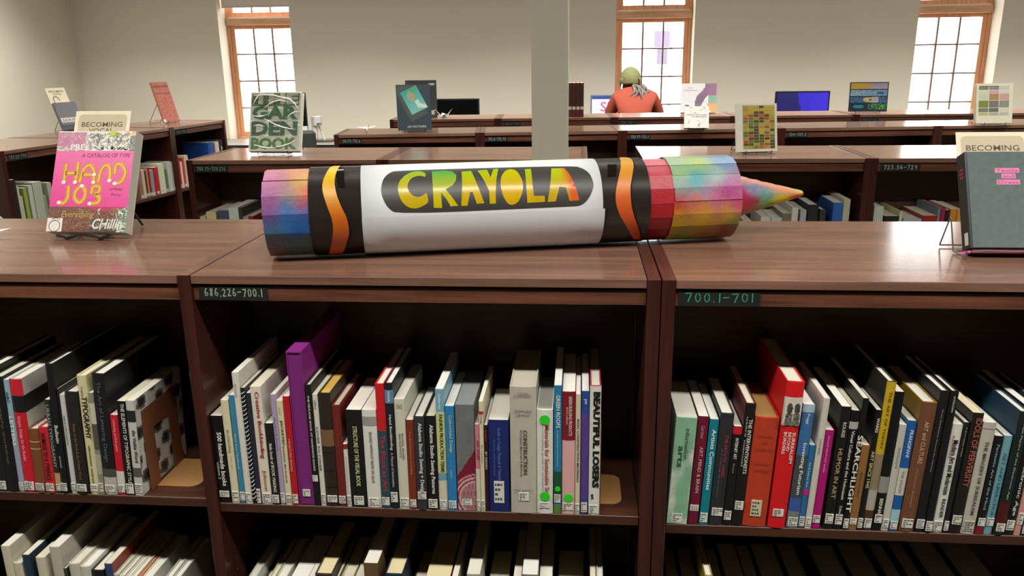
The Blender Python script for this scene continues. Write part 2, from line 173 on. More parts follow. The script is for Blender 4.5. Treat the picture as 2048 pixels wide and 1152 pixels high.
 'r2r': [(0.6957, 0.0346, 0.2509, '#b8b4a4', 'cream'), (0.7686, 0.0388, 0.2692, '#c9c9be', 'white'), (0.8124, 0.0431, 0.2649, '#bfc4bc', 'silver'), (0.8534, 0.0364, 0.283, '#77705e', 'olive'),
         (0.8851, 0.0252, 0.3078, '#d0ccbe', 'tall ivory'), (0.9192, 0.0233, 0.2966, '#a9b0b4', 'pale grey'), (0.9571, 0.0426, 0.3191, '#232426', 'black'), (0.9965, 0.0232, 0.2991, '#33363a', 'dark grey'),
         (1.0559, 0.0402, 0.3281, '#3563a5', 'bright blue'), (1.0896, 0.0255, 0.3415, '#b9b49c', 'warped cream')],
 'r2rr': [(1.2181, 0.0378, 0.3128, '#b9c4b4', 'pale green'), (1.2724, 0.0569, 0.2729, '#27231f', 'low black'), (1.3076, 0.0117, 0.2922, '#c6c59c', 'cream edged'), (1.3552, 0.0715, 0.262, '#a8aca4', 'low grey'),
          (1.4222, 0.0564, 0.2756, '#962a26', 'red'), (1.4562, 0.0099, 0.3067, '#77808a', 'steel grey'), (1.4719, 0.0164, 0.3067, '#a01c48', 'thin crimson'), (1.4904, 0.0151, 0.2979, '#2e2420', 'thin dark'),
          (1.5122, 0.0247, 0.3024, '#d2872e', 'orange'), (1.541, 0.0268, 0.298, '#c99a44', 'amber')],
 'ZR2': 0.56,
 'lc1': [(0.0355, 0.0691, 0.2594, '#23221e', 'black'), (0.0699, 0.0828, 0.2228, '#b9bdaa', 'pale grey'), (0.0836, 0.0958, 0.17, '#bdb5a4', 'short cream'), (0.1072, 0.1304, 0.2081, '#8d9a4a', 'lime green'),
         (0.1414, 0.1684, 0.2148, '#b4bca8', 'sage white'), (0.1727, 0.2339, 0.2261, '#a9b09c', 'wide grey green'), (0.2347, 0.2533, 0.1485, '#8a8a7c', 'grey'),
         (0.2709, 0.2995, 0.2115, '#a5a894', 'grey with dark leaf')],
 'lc2': [(1.0092, 1.0418, 0.1817, '#8a6a58', 'brown'), (1.0426, 1.0705, 0.1731, '#c9b09c', 'pink cream'), (1.0713, 1.0842, 0.1649, '#33302c', 'thin black'), (1.0883, 1.1044, 0.1755, '#c07a58', 'salmon'),
         (1.1076, 1.1244, 0.1816, '#8a2a24', 'thin dark red'), (1.1252, 1.1582, 0.1623, '#8a8a94', 'patterned grey'), (1.1633, 1.2069, 0.1743, '#b31c2c', 'bright red'), (1.2136, 1.2716, 0.1897, '#c9cfae', 'pale lime'),
         (1.2724, 1.2938, 0.1519, '#5a6a58', 'slim green'), (1.3046, 1.3505, 0.1917, '#b4bab0', 'tall silver'), (1.352, 1.366, 0.1858, '#a49a90', 'tall taupe')],
 'crayon': {'loc': [-0.2, 1.7453, 1.07], 'yaw': 0.21923, 'r': 0.09357},
 'letters': {'oval': [(-0.1998, 0.057), (-0.2184, 0.218), (-0.2275, 0.439), (-0.2292, 0.629), (-0.2237, 0.881), (-0.2119, 1.057), (-0.1972, 1.158), (0.1812, 1.129), (0.1999, 1.006), (0.2113, 0.857), (0.2164, 0.596),
                      (0.2142, 0.473), (0.2059, 0.289), (0.1959, 0.161), (0.1847, 0.093), (0.1673, 0.083)],
             'C': [(-0.1359, 0.884), (-0.1367, 1.026), (-0.1486, 1.098), (-0.1624, 1.078), (-0.178, 0.973), (-0.1906, 0.803), (-0.1952, 0.633), (-0.1922, 0.409), (-0.184, 0.259), (-0.1724, 0.175), (-0.159, 0.153),
                   (-0.1437, 0.211), (-0.1328, 0.288), (-0.1363, 0.504), (-0.1441, 0.44), (-0.1533, 0.4), (-0.1652, 0.438), (-0.1744, 0.571), (-0.1744, 0.717), (-0.1672, 0.855), (-0.1569, 0.925), (-0.1463, 0.934)],
             'R': [(-0.1227, 1.061), (-0.0965, 1.085), (-0.0799, 1.038), (-0.0724, 0.921), (-0.074, 0.772), (-0.0825, 0.642), (-0.0967, 0.558), (-0.084, 0.367), (-0.0727, 0.184), (-0.088, 0.18), (-0.0977, 0.356),
                   (-0.1068, 0.483), (-0.1063, 0.148), (-0.1234, 0.162), (-0.1231, 0.551)],
             'A': [(-0.0605, 1.027), (-0.0406, 1.043), (-0.0305, 0.639), (-0.0183, 0.218), (-0.0339, 0.211), (-0.0417, 0.478), (-0.0466, 0.473), (-0.0536, 0.179), (-0.0667, 0.178), (-0.0621, 0.634)],
             'Y': [(-0.0272, 1.047), (-0.0068, 1.063), (-0.0013, 0.823), (0.0075, 1.082), (0.0178, 1.088), (0.0105, 0.756), (0.0067, 0.466), (0.0059, 0.202), (-0.007, 0.2), (-0.007, 0.488), (-0.0158, 0.748)],
             'O': [(0.0419, 1.074), (0.0553, 1.013), (0.0624, 0.816), (0.0661, 0.619), (0.0626, 0.411), (0.0533, 0.216), (0.0406, 0.149), (0.03, 0.192), (0.0215, 0.36), (0.0174, 0.584), (0.0203, 0.813), (0.0299, 0.991)],
             'L': [(0.0739, 1.046), (0.0872, 1.049), (0.0854, 0.611), (0.0865, 0.341), (0.1098, 0.332), (0.1092, 0.201), (0.0874, 0.196), (0.0718, 0.193), (0.0717, 0.545)],
             'A2': [(0.1312, 1.042), (0.1589, 1.043), (0.1672, 0.855), (0.1761, 0.54), (0.1834, 0.205), (0.1622, 0.197), (0.1553, 0.506), (0.1419, 0.525), (0.1349, 0.283), (0.1324, 0.202), (0.1148, 0.199),
                    (0.1227, 0.561)],
             'wave1': [(-0.3282, 1.694), (-0.3387, 1.174), (-0.3472, 0.812), (-0.3461, 0.571), (-0.3384, 0.272), (-0.3302, 0.014), (-0.329, -0.221), (-0.3346, -0.527), (-0.3493, -1.192), (-0.3253, -1.342),
                       (-0.3035, -0.546), (-0.2972, -0.308), (-0.2995, 0.001), (-0.3098, 0.245), (-0.319, 0.526), (-0.3231, 0.863), (-0.3193, 1.161), (-0.3108, 1.694)],
             'wave2': [(0.2947, 1.694), (0.2859, 1.098), (0.2719, 0.688), (0.2621, 0.369), (0.2617, 0.103), (0.2716, -0.175), (0.289, -0.453), (0.3181, -1.015), (0.3333, -0.995), (0.316, -0.511), (0.3024, -0.188),
                       (0.2948, 0.09), (0.2949, 0.459), (0.3036, 0.754), (0.3153, 1.143), (0.315, 1.548)],
             'tape1': [(-0.3249, 1.405), (-0.3052, 1.406), (-0.3019, 0.696), (-0.3158, 0.694)],
             'tape2': [(0.2566, 1.147), (0.2759, 1.135), (0.268, 0.749), (0.2485, 0.737)]},
 'flap': [(-0.2706, -0.001), (0.2356, 0.006)],
 'paintL': [(-0.4573, 1.223, '#d890a8'), (-0.3954, 1.213, '#e0a080'), (-0.3797, 1.055, '#e8b860'), (-0.4522, 0.947, '#c87aa8'), (-0.4224, 0.747, '#b07090'), (-0.3994, 0.856, '#c8a048'), (-0.3817, 0.62, '#e07040'),
            (-0.4511, 0.649, '#a8609a'), (-0.4136, 0.598, '#a08870'), (-0.4484, 0.379, '#9a4888'), (-0.4226, 0.369, '#4a70a0'), (-0.3851, 0.354, '#b05060'), (-0.4499, 0.096, '#7a4a90'), (-0.4179, 0.146, '#2870b8'),
            (-0.39, 0.007, '#1868b8'), (-0.3833, 0.132, '#4060a8'), (-0.4523, -0.163, '#4a78a0'), (-0.4257, -0.108, '#2a78b8'), (-0.3982, -0.258, '#1a60b0'), (-0.4495, -0.419, '#4a5a60'), (-0.4169, -0.611, '#3a5a50'),
            (-0.3877, -0.632, '#405848'), (-0.4502, -0.87, '#705048')],
 'paintM': [(0.3568, 1.118, '#e07080'), (0.3539, 0.655, '#c84050'), (0.3628, 0.197, '#c02030'), (0.3578, -0.213, '#b81c24'), (0.3655, -0.689, '#a01820')],
 'paintR': [(0.4074, 1.152, '#a0c498'), (0.4575, 1.154, '#a8c860'), (0.518, 1.15, '#7098c0'), (0.4161, 0.833, '#98c488'), (0.445, 0.619, '#40b0b4'), (0.4956, 0.676, '#98c8c0'), (0.4031, 0.419, '#80b4a4'),
            (0.4434, 0.509, '#40acb0'), (0.5088, 0.449, '#b45ca4'), (0.4087, 0.28, '#9888a4'), (0.4579, 0.296, '#a890b4'), (0.5072, 0.244, '#b42880'), (0.4018, 0.115, '#d82c2c'), (0.4411, 0.1, '#e07060'),
            (0.4905, 0.115, '#d868a0'), (0.5237, 0.17, '#c050a4'), (0.4023, -0.055, '#d83c24'), (0.4584, -0.077, '#e88840'), (0.508, -0.063, '#e09848'), (0.5311, -0.037, '#e05084'), (0.4006, -0.232, '#e0a820'),
            (0.4604, -0.259, '#e8bc20'), (0.5208, -0.286, '#e0bc30'), (0.405, -0.516, '#d0a418'), (0.4658, -0.551, '#c89618'), (0.5318, -0.497, '#708438'), (0.4213, -0.789, '#789438'), (0.4713, -0.766, '#907030'),
            (0.5198, -0.686, '#8c2438')],
 'paintC': [(0.5726, 1.119, '#e0a088'), (0.6287, 1.395, '#e89070'), (0.68, 0.865, '#f09878'), (0.7228, 1.741, '#c8d850'), (0.7488, 0.678, '#d4e060'), (0.5629, 0.281, '#c82c70'), (0.5913, 0.52, '#8088b0'),
            (0.6175, 0.183, '#68a49c'), (0.576, -0.226, '#c81848'), (0.5987, -0.135, '#b02458'), (0.6268, -0.241, '#70b484'), (0.6418, -0.612, '#88b420'), (0.663, -0.326, '#ecd010'), (0.6822, -0.816, '#e4c818'),
            (0.7115, -0.452, '#e42414'), (0.7346, -0.416, '#d41c1c'), (0.7587, -1.388, '#5858a0'), (0.7587, -1.384, '#3050a8'), (0.5715, -0.743, '#c05858'), (0.6153, -1.372, '#88944c'), (0.5902, -1.365, '#a06050')],
 'disp': {'hand': {'loc': [-1.1779, 1.8026, 1.082], 'yaw': -0.0341, 'w': 0.2015, 'h': 0.252, 'lean': 0.44, 'err': 5.2},
          'garden': {'loc': [-1.374, 3.561, 1.082], 'yaw': -0.0333, 'w': 0.2391, 'h': 0.272, 'lean': 0.34, 'err': 3.8},
          'picture': {'loc': [-0.9523, 4.6753, 1.082], 'yaw': 0.2802, 'w': 0.1945, 'h': 0.256, 'lean': 0.12, 'err': 1.9},
          'smoke': {'loc': [0.83, 5.9469, 1.082], 'yaw': -0.116, 'w': 0.2454, 'h': 0.22, 'lean': 0.46, 'err': 2.4},
          'white': {'loc': [0.6475, 4.6746, 1.082], 'yaw': -0.0729, 'w': 0.1359, 'h': 0.128, 'lean': 0.44, 'err': 0.9},
          'grid': {'loc': [0.7459, 3.5092, 1.082], 'yaw': 0.1858, 'w': 0.1727, 'h': 0.2, 'lean': 0.22, 'err': 2.6},
          'stripes': {'loc': [2.0058, 5.9791, 1.082], 'yaw': -0.1219, 'w': 0.2532, 'h': 0.2, 'lean': 0.12, 'err': 1.6},
          'squares': {'loc': [2.346, 4.8908, 1.082], 'yaw': 0.0909, 'w': 0.2065, 'h': 0.224, 'lean': 0.2, 'err': 2.4},
          'grey': {'loc': [0.8704, 1.6767, 1.082], 'yaw': -0.0012, 'w': 0.1497, 'h': 0.204, 'lean': 0.44, 'err': 4.8},
          'redlean': {'loc': [-2.8117, 5.4692, 1.082], 'yaw': 1.3, 'w': 0.15, 'h': 0.276, 'lean': 0.28, 'err': 0.6},
          'greysmall': {'loc': [-3.1336, 4.8633, 1.082], 'yaw': 1.2208, 'w': 0.1503, 'h': 0.176, 'lean': 0.36, 'err': 1.6}},
 'row3': [[-1.3921, 4.5205], [-0.5695, 4.6253], [0.2402, 4.636]],
 'row4': [[-1.3358, 5.6021], [-0.5752, 5.717], [0.2323, 5.8056]]}
# ======================= camera, world, lights, exposure =======================
cam = bpy.data.cameras.new('camera'); cam_ob = bpy.data.objects.new('camera', cam); COL.objects.link(cam_ob)
cam.sensor_width = 36; cam.lens = D['lens']; cam.clip_start = .02
R0, R1, R2 = D['cam']
cam_ob.matrix_world = Matrix(((R0[0], R1[0], R2[0], 0), (R0[1], R1[1], R2[1], 0), (R0[2], R1[2], R2[2], 1.475), (0, 0, 0, 1)))
SC.camera = cam_ob
w = bpy.data.worlds.new('overcast_sky'); SC.world = w; w.use_nodes = True
bgn = w.node_tree.nodes['Background']; bgn.inputs[0].default_value = (1, .985, .985, 1); bgn.inputs[1].default_value = 7.5
SC.view_settings.view_transform = 'Standard'; SC.view_settings.look = 'None'
SC.view_settings.exposure = 0.0; SC.view_settings.gamma = 1.0; SC.view_settings.use_curve_mapping = False
LAMP_W = 13.2          # watts of each ceiling fitting
LAMP_COL = (1, .965, .90)
LAMPS = [(.42, (-3.6, -2.35, -1.1, .15, 1.4, 2.65, 3.9)), (3.7, (-4.2, -2.4, -.6, 1.2, 3.0, 4.8)), (6.6, (-4.2, -2.4, -.6, 1.2, 3.0, 4.8))]
LAMP_GAIN = [1.0, 1.2, 3.9]
CEIL = 3.15

# ======================= helpers =======================
def lin(c):
    c = c.lstrip('#')
    if len(c) == 3: c = ''.join(x * 2 for x in c)
    v = [int(c[i:i + 2], 16) / 255 for i in (0, 2, 4)]
    return tuple(x / 12.92 if x <= .04045 else ((x + .055) / 1.055) ** 2.4 for x in v)

MATS = {}
def newmat(name):
    m = bpy.data.materials.new(name); m.use_nodes = True
    nt = m.node_tree; b = nt.nodes['Principled BSDF']
    return m, nt, b
def flat(c, rough=.55, var=.10, scale=60, bump=0, metal=0, spec=.5, name=None):
    """plain painted / printed stock with a faint procedural mottling"""
    key = (c, rough, var, scale, bump, metal, spec)
    if key in MATS: return MATS[key]
    m, nt, b = newmat(name or 'stock')
    col = lin(c)
    tc = nt.nodes.new('ShaderNodeTexCoord'); nz = nt.nodes.new('ShaderNodeTexNoise')
    nz.inputs['Scale'].default_value = scale; nz.inputs['Detail'].default_value = 3
    nt.links.new(tc.outputs['Object'], nz.inputs['Vector'])
    mx = nt.nodes.new('ShaderNodeMix'); mx.data_type = 'RGBA'
    mx.inputs['A'].default_value = tuple(x * (1 - var) for x in col) + (1,)
    mx.inputs['B'].default_value = tuple(min(1, x * (1 + var)) for x in col) + (1,)
    nt.links.new(nz.outputs['Fac'], mx.inputs['Factor']); nt.links.new(mx.outputs['Result'], b.inputs['Base Color'])
    b.inputs['Roughness'].default_value = rough; b.inputs['Metallic'].default_value = metal
    b.inputs['Specular IOR Level'].default_value = spec
    if bump:
        bp = nt.nodes.new('ShaderNodeBump'); bp.inputs['Strength'].default_value = bump; bp.inputs['Distance'].default_value = .002
        nt.links.new(nz.outputs['Fac'], bp.inputs['Height']); nt.links.new(bp.outputs['Normal'], b.inputs['Normal'])
    MATS[key] = m; return m
def wood(name, c1, c2, scl, rough, lo=.35, hi=.65, spec=.5):
    if name in MATS: return MATS[name]
    m, nt, b = newmat(name)
    tc = nt.nodes.new('ShaderNodeTexCoord'); mp = nt.nodes.new('ShaderNodeMapping'); mp.inputs['Scale'].default_value = scl
    n1 = nt.nodes.new('ShaderNodeTexNoise'); n1.inputs['Scale'].default_value = 1; n1.inputs['Detail'].default_value = 7; n1.inputs['Roughness'].default_value = .62; n1.inputs['Distortion'].default_value = .35
    rp = nt.nodes.new('ShaderNodeValToRGB'); rp.color_ramp.elements[0].position = lo; rp.color_ramp.elements[1].position = hi
    rp.color_ramp.elements[0].color = lin(c1) + (1,); rp.color_ramp.elements[1].color = lin(c2) + (1,)
    oi = nt.nodes.new('ShaderNodeObjectInfo'); ad = nt.nodes.new('ShaderNodeVectorMath'); ad.operation = 'ADD'
    sc = nt.nodes.new('ShaderNodeVectorMath'); sc.operation = 'SCALE'; sc.inputs['Scale'].default_value = 37
    cb = nt.nodes.new('ShaderNodeCombineXYZ')
    nt.links.new(oi.outputs['Random'], cb.inputs['X']); nt.links.new(oi.outputs['Random'], cb.inputs['Y']); nt.links.new(cb.outputs['Vector'], sc.inputs[0])
    nt.links.new(tc.outputs['Object'], mp.inputs['Vector']); nt.links.new(mp.outputs['Vector'], ad.inputs[0]); nt.links.new(sc.outputs['Vector'], ad.inputs[1])
    nt.links.new(ad.outputs['Vector'], n1.inputs['Vector']); nt.links.new(n1.outputs['Fac'], rp.inputs['Fac']); nt.links.new(rp.outputs['Color'], b.inputs['Base Color'])
    b.inputs['Roughness'].default_value = rough; b.inputs['Specular IOR Level'].default_value = spec
    bp = nt.nodes.new('ShaderNodeBump'); bp.inputs['Strength'].default_value = .08; bp.inputs['Distance'].default_value = .001
    nt.links.new(n1.outputs['Fac'], bp.inputs['Height']); nt.links.new(bp.outputs['Normal'], b.inputs['Normal'])
    MATS[name] = m; return m
def attr_mat(name='printed_colours', rough=.45, bump=0, var=.12, scale=40, spec=.5):
    key = (name, rough, bump, var, scale)
    if key in MATS: return MATS[key]
    m, nt, b = newmat(name)
    at = nt.nodes.new('ShaderNodeAttribute'); at.attribute_name = 'Col'
    tc = nt.nodes.new('ShaderNodeTexCoord'); nz = nt.nodes.new('ShaderNodeTexNoise'); nz.inputs['Scale'].default_value = scale; nz.inputs['Detail'].default_value = 4
    nt.links.new(tc.outputs['Object'], nz.inputs['Vector'])
    mr = nt.nodes.new('ShaderNodeMapRange'); mr.inputs['From Min'].default_value = .3; mr.inputs['From Max'].default_value = .7
    mr.inputs['To Min'].default_value = 1 - var; mr.inputs['To Max'].default_value = 1 + var
    vm = nt.nodes.new('ShaderNodeVectorMath'); vm.operation = 'SCALE'
    nt.links.new(nz.outputs['Fac'], mr.inputs['Value']); nt.links.new(at.outputs['Color'], vm.inputs[0]); nt.links.new(mr.outputs['Result'], vm.inputs['Scale'])
    nt.links.new(vm.outputs['Vector'], b.inputs['Base Color'])
    b.inputs['Roughness'].default_value = rough; b.inputs['Specular IOR Level'].default_value = spec
    if bump:
        bp = nt.nodes.new('ShaderNodeBump'); bp.inputs['Strength'].default_value = bump; bp.inputs['Distance'].default_value = .003
        nt.links.new(nz.outputs['Fac'], bp.inputs['Height']); nt.links.new(bp.outputs['Normal'], b.inputs['Normal'])
    MATS[key] = m; return m
def emis(name, c, s, attr=False):
    m, nt, b = newmat(name)
    b.inputs['Base Color'].default_value = (.02, .02, .02, 1); b.inputs['Roughness'].default_value = .3
    if attr:
        at = nt.nodes.new('ShaderNodeAttribute'); at.attribute_name = 'Col'; nt.links.new(at.outputs['Color'], b.inputs['Emission Color'])
    else: b.inputs['Emission Color'].default_value = lin(c) + (1,)
    b.inputs['Emission Strength'].default_value = s
    return m

class MB:
    def __init__(s): s.v = []; s.f = []; s.c = None
    def quad(s, a, b, c, d): n = len(s.v); s.v += [a, b, c, d]; s.f.append((n, n + 1, n + 2, n + 3)); return s
    def box(s, x0, y0, z0, x1, y1, z1):
        n = len(s.v)
        s.v += [(x0, y0, z0), (x1, y0, z0), (x1, y1, z0), (x0, y1, z0), (x0, y0, z1), (x1, y0, z1), (x1, y1, z1), (x0, y1, z1)]
        s.f += [tuple(n + i for i in q) for q in ((0, 3, 2, 1), (4, 5, 6, 7), (0, 1, 5, 4), (1, 2, 6, 5), (2, 3, 7, 6), (3, 0, 4, 7))]
        return s
    def prism(s, pts, z0, z1):
        n = len(s.v); k = len(pts)
        s.v += [(x, y, z0) for x, y in pts] + [(x, y, z1) for x, y in pts]
        s.f.append(tuple(n + i for i in range(k))[::-1]); s.f.append(tuple(n + k + i for i in range(k)))
        for i in range(k): j = (i + 1) % k; s.f.append((n + i, n + j, n + k + j, n + k + i))
        return s
    def tube(s, pts, r, n=6, closed=False):
        P = [Vector(p) for p in pts]; base = len(s.v); m = len(P); prev = None
        for i, p in enumerate(P):
            a = P[i - 1] if i else p; b = P[i + 1] if i < m - 1 else p
            t = (b - a)
            if t.length < 1e-9: t = Vector((0, 0, 1))
            t.normalize()
            if prev is None:
                u = t.cross(Vector((0, 0, 1)))
                if u.length < .05: u = t.cross(Vector((1, 0, 0)))
            else: u = prev - t * prev.dot(t)
            u.normalize(); prev = u; q = t.cross(u)
            rr = r[i] if isinstance(r, (list, tuple)) else r
            s.v += [tuple(p + (u * math.cos(2 * math.pi * k / n) + q * math.sin(2 * math.pi * k / n)) * rr) for k in range(n)]
        for i in range(m - 1):
            for k in range(n):
                a = base + i * n + k; b = base + i * n + (k + 1) % n
                s.f.append((a, b, b + n, a + n))
        s.f.append(tuple(base + k for k in range(n))[::-1]); s.f.append(tuple(base + (m - 1) * n + k for k in range(n)))
        return s
    def lathe(s, prof, n=20, axis='z', o=(0, 0, 0)):
        base = len(s.v); m = len(prof)
        for r, h in prof:
            for k in range(n):
                a = 2 * math.pi * k / n
                p = (r * math.cos(a), r * math.sin(a), h) if axis == 'z' else (h, r * math.cos(a), r * math.sin(a))
                s.v.append((p[0] + o[0], p[1] + o[1], p[2] + o[2]))
        for i in range(m - 1):
            for k in range(n):
                a = base + i * n + k; b = base + i * n + (k + 1) % n
                s.f.append((a, b, b + n, a + n))
        s.f.append(tuple(base + k for k in range(n))[::-1]); s.f.append(tuple(base + (m - 1) * n + k for k in range(n)))
        return s
    def mesh(s, name, m=None, smooth=False, bevel=0, cols=None):
        me = bpy.data.meshes.new(name); me.from_pydata(s.v, [], s.f)
        if bevel:
            bm = bmesh.new(); bm.from_mesh(me)
            bmesh.ops.bevel(bm, geom=bm.edges[:], offset=bevel, segments=1, affect='EDGES'); bm.to_mesh(me); bm.free()
        if cols:
            at = me.attributes.new('Col', 'FLOAT_COLOR', 'POINT')
            for i, c in enumerate(cols): at.data[i].color = (c[0], c[1], c[2], 1)
        if smooth:
            for p in me.polygons: p.use_smooth = True
        if m: me.materials.append(m)
        me.update(); return me
    def build(s, name, m, parent=None, **k): return link(name, s.mesh(name, m, **k), parent)
def link(name, me, parent=None):
    o = bpy.data.objects.new(name, me); COL.objects.link(o)
    if parent: o.parent = parent
    return o
def empty(name, loc, yaw=0, rx=0, ry=0):
    o = bpy.data.objects.new(name, None); COL.objects.link(o); o.location = loc; o.rotation_euler = (rx, ry, yaw); o.empty_display_size = .05
    return o
def tag(o, label, cat, group=None):
    o['label'] = label; o['category'] = cat
    if group: o['group'] = group
    return o
def struct(o): o['kind'] = 'structure'; return o
def dup(root):
    c = root.copy(); COL.objects.link(c)
    for ch in root.children:
        d = ch.copy(); COL.objects.link(d); d.parent = c
        for g in ch.children:
            e = g.copy(); COL.objects.link(e); e.parent = d
    return c

# ---- lettering: flat print made from the built-in font, stretched into a box ----
_tc = {}
def text_verts(s, shear=0, bold=0):
    k = (s, shear, bold)
    if k in _tc: return _tc[k]
    cu = bpy.data.curves.new('lettering', 'FONT'); cu.body = s; cu.resolution_u = 2; cu.shear = shear; cu.offset = bold; cu.size = 1
    ob = bpy.data.objects.new('lettering', cu); COL.objects.link(ob)
    dg = bpy.context.evaluated_depsgraph_get(); me = bpy.data.meshes.new_from_object(ob.evaluated_get(dg))
    v = [tuple(p.co) for p in me.vertices]; f = [tuple(p.vertices) for p in me.polygons]
    bpy.data.objects.remove(ob); bpy.data.curves.remove(cu); bpy.data.meshes.remove(me)
    if not v: v = [(0, 0, 0), (1, 0, 0), (0, 1, 0)]
    x0 = min(p[0] for p in v); x1 = max(p[0] for p in v); y0 = min(p[1] for p in v); y1 = max(p[1] for p in v)
    v = [((p[0] - x0) / max(x1 - x0, 1e-6), (p[1] - y0) / max(y1 - y0, 1e-6)) for p in v]
    _tc[k] = (v, f); return _tc[k]
def text(s, m, parent, org, ex, ey, name='title', shear=0, bold=0):
    """text in the parallelogram org + u*ex + v*ey"""
    v, f = text_verts(s, shear, bold); O, X, Y = Vector(org), Vector(ex), Vector(ey)
    b = MB(); b.v = [tuple(O + X * p[0] + Y * p[1]) for p in v]; b.f = f
    return b.build(name, m, parent)
# ---- chalk handwriting: stroke digits ----
STROKES = {'0': [[(.5, 1), (.2, .8), (.15, .4), (.4, 0), (.75, .1), (.85, .6), (.6, .97), (.45, 1)]], '1': [[(.5, 1), (.5, 0)]], '2': [[(.1, .8), (.4, 1), (.75, .8), (.5, .4), (.1, 0), (.85, .05)]],
 '3': [[(.1, .9), (.5, 1), (.75, .78), (.4, .55), (.8, .3), (.5, 0), (.1, .1)]], '4': [[(.6, 0), (.6, 1), (.1, .35), (.85, .4)]], '5': [[(.8, 1), (.25, 1), (.2, .6), (.6, .6), (.8, .3), (.5, 0), (.1, .08)]],
 '6': [[(.55, 1), (.2, .6), (.12, .2), (.45, 0), (.8, .15), (.75, .4), (.4, .48), (.15, .25)]], '7': [[(.05, .95), (.85, 1), (.4, 0)]], '8': [[(.75, .85), (.45, 1), (.2, .8), (.7, .35), (.5, 0), (.15, .2), (.75, .75)]],
 '9': [[(.8, .7), (.4, .55), (.15, .8), (.45, 1), (.8, .8), (.7, .3), (.55, 0)]], '.': [[(.3, .06), (.45, .0)]], '-': [[(.1, .5), (.85, .55)]]}
def handwriting(s, m, parent, x0, z0, h, adv, y, name='chalk_number'):
    b = MB(); x = x0; rw = h * .06; rg = random.Random(s)
    for ch in s:
        if ch == ' ': x += adv * .5; continue
        dz = rg.uniform(-.06, .06) * h; wd = adv * (.45 if ch in '.1' else .8)
        for st in STROKES[ch]:
            P = [Vector((x + p[0] * wd, 0, z0 + dz + p[1] * h)) for p in st]
            for i in range(len(P) - 1):
                d = P[i + 1] - P[i]; n = Vector((-d.z, 0, d.x)); n.normalize(); n *= rw; e = d.normalized() * rw * .6
                q = [P[i] - e - n, P[i + 1] + e - n, P[i + 1] + e + n, P[i] - e + n]
                b.quad(*[(p.x, y, p.z) for p in q])
        x += adv * (.55 if ch in '.1' else 1)
    return b.build(name, m, parent)
def grid_print(name, m, parent, org, ex, ey, nx, ny, func):
    """flat print: a grid whose cells carry the printed colours; func(u,v)->hex or rgb (linear)"""
    O, X, Y = Vector(org), Vector(ex), Vector(ey); b = MB(); cols = []
    for j in range(ny):
        for i in range(nx):
            b.quad(*[tuple(O + X * (u / nx) + Y * (v / ny)) for u, v in ((i, j), (i + 1, j), (i + 1, j + 1), (i, j + 1))])
            c = func((i + .5) / nx, (j + .5) / ny); c = lin(c) if isinstance(c, str) else c
            cols += [c] * 4
    return b.build(name, m, parent, cols=cols)
def mixc(a, b, t): return tuple(x + (y - x) * max(0, min(1, t)) for x, y in zip(lin(a) if isinstance(a, str) else a, lin(b) if isinstance(b, str) else b))

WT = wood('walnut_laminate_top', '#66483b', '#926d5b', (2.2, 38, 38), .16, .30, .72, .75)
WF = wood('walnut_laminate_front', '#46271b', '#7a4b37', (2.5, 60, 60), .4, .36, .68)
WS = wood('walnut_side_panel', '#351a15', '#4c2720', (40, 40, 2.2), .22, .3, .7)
WE = wood('walnut_lit_panel_top', '#482a22', '#643f32', (40, 2.5, 40), .2, .3, .7)  # side-panel walnut lightened in colour for the lit upward faces
WI = wood('walnut_shaded_inside', '#38201a', '#52301f', (2.2, 45, 45), .45, .3, .7)  # same walnut, with the shade of the unlit interior put into its colour
CHALK = flat('#0e1512', .7); 
# ======================= structure =======================
wallmat = flat('#dad4c3', .85, .025, 3, .02, name='wall_paint')
leftmat = wallmat
struct(MB().box(-5.6, -7.2, -.1, 6.6, 9.2, 0).build('floor', flat('#433d36', .95, .25, 220, .2, name='carpet')))
struct(MB().box(-5.6, -7.2, CEIL, 6.6, 9.2, CEIL + .1).build('ceiling', flat('#a9a598', .9, .04, 30, name='ceiling_board')))
struct(MB().box(-5.6, -7.2, 0, -5.387, 9.2, CEIL).build('wall_left', leftmat))
struct(MB().box(6.4, -7.2, 0, 6.6, 9.2, CEIL).build('wall_right', wallmat))
struct(MB().box(-5.387, -7.2, 0, 6.4, -7.0, CEIL).build('wall_near', wallmat))
WY, WY1, WTOP = 8.6, 8.95, 2.80
WIN = [(-3.79, -3.02, .646), (.345, 1.125, .646), (3.275, 4.055, .646)]
b = MB(); x = -5.387
for (a, c, zb) in WIN:
    b.box(x, WY, 0, a, WY1, CEIL); b.box(a, WY, 0, c, WY1, zb); b.box(a, WY, WTOP, c, WY1, CEIL); x = c
b.box(x, WY, 0, 6.4, WY1, CEIL)
struct(b.build('wall_back', wallmat))
# ---- windows ----
OAK = wood('oak_window_frame', '#cf8c60', '#e8b088', (30, 30, 3), .45, .3, .7)
OAKH = wood('oak_window_rail', '#c08f6c', '#dcb08e', (3, 30, 30), .45, .3, .7)
MUN = flat('#8d7468', .5)
gm, gnt, gb = newmat('window_glass')
for n in list(gnt.nodes):
    if n.type != 'OUTPUT_MATERIAL': gnt.nodes.remove(n)
gt = gnt.nodes.new('ShaderNodeBsdfTransparent'); gg = gnt.nodes.new('ShaderNodeBsdfGlossy'); gx = gnt.nodes.new('ShaderNodeMixShader')
gt.inputs[0].default_value = (.97, .98, .98, 1); gg.inputs['Roughness'].default_value = .02; gx.inputs[0].default_value = .05
gnt.links.new(gt.outputs[0], gx.inputs[1]); gnt.links.new(gg.outputs[0], gx.inputs[2]); gnt.links.new(gx.outputs[0], gnt.nodes['Material Output'].inputs[0])
WHITE_TRIM = flat('#e8e2d8', .6)
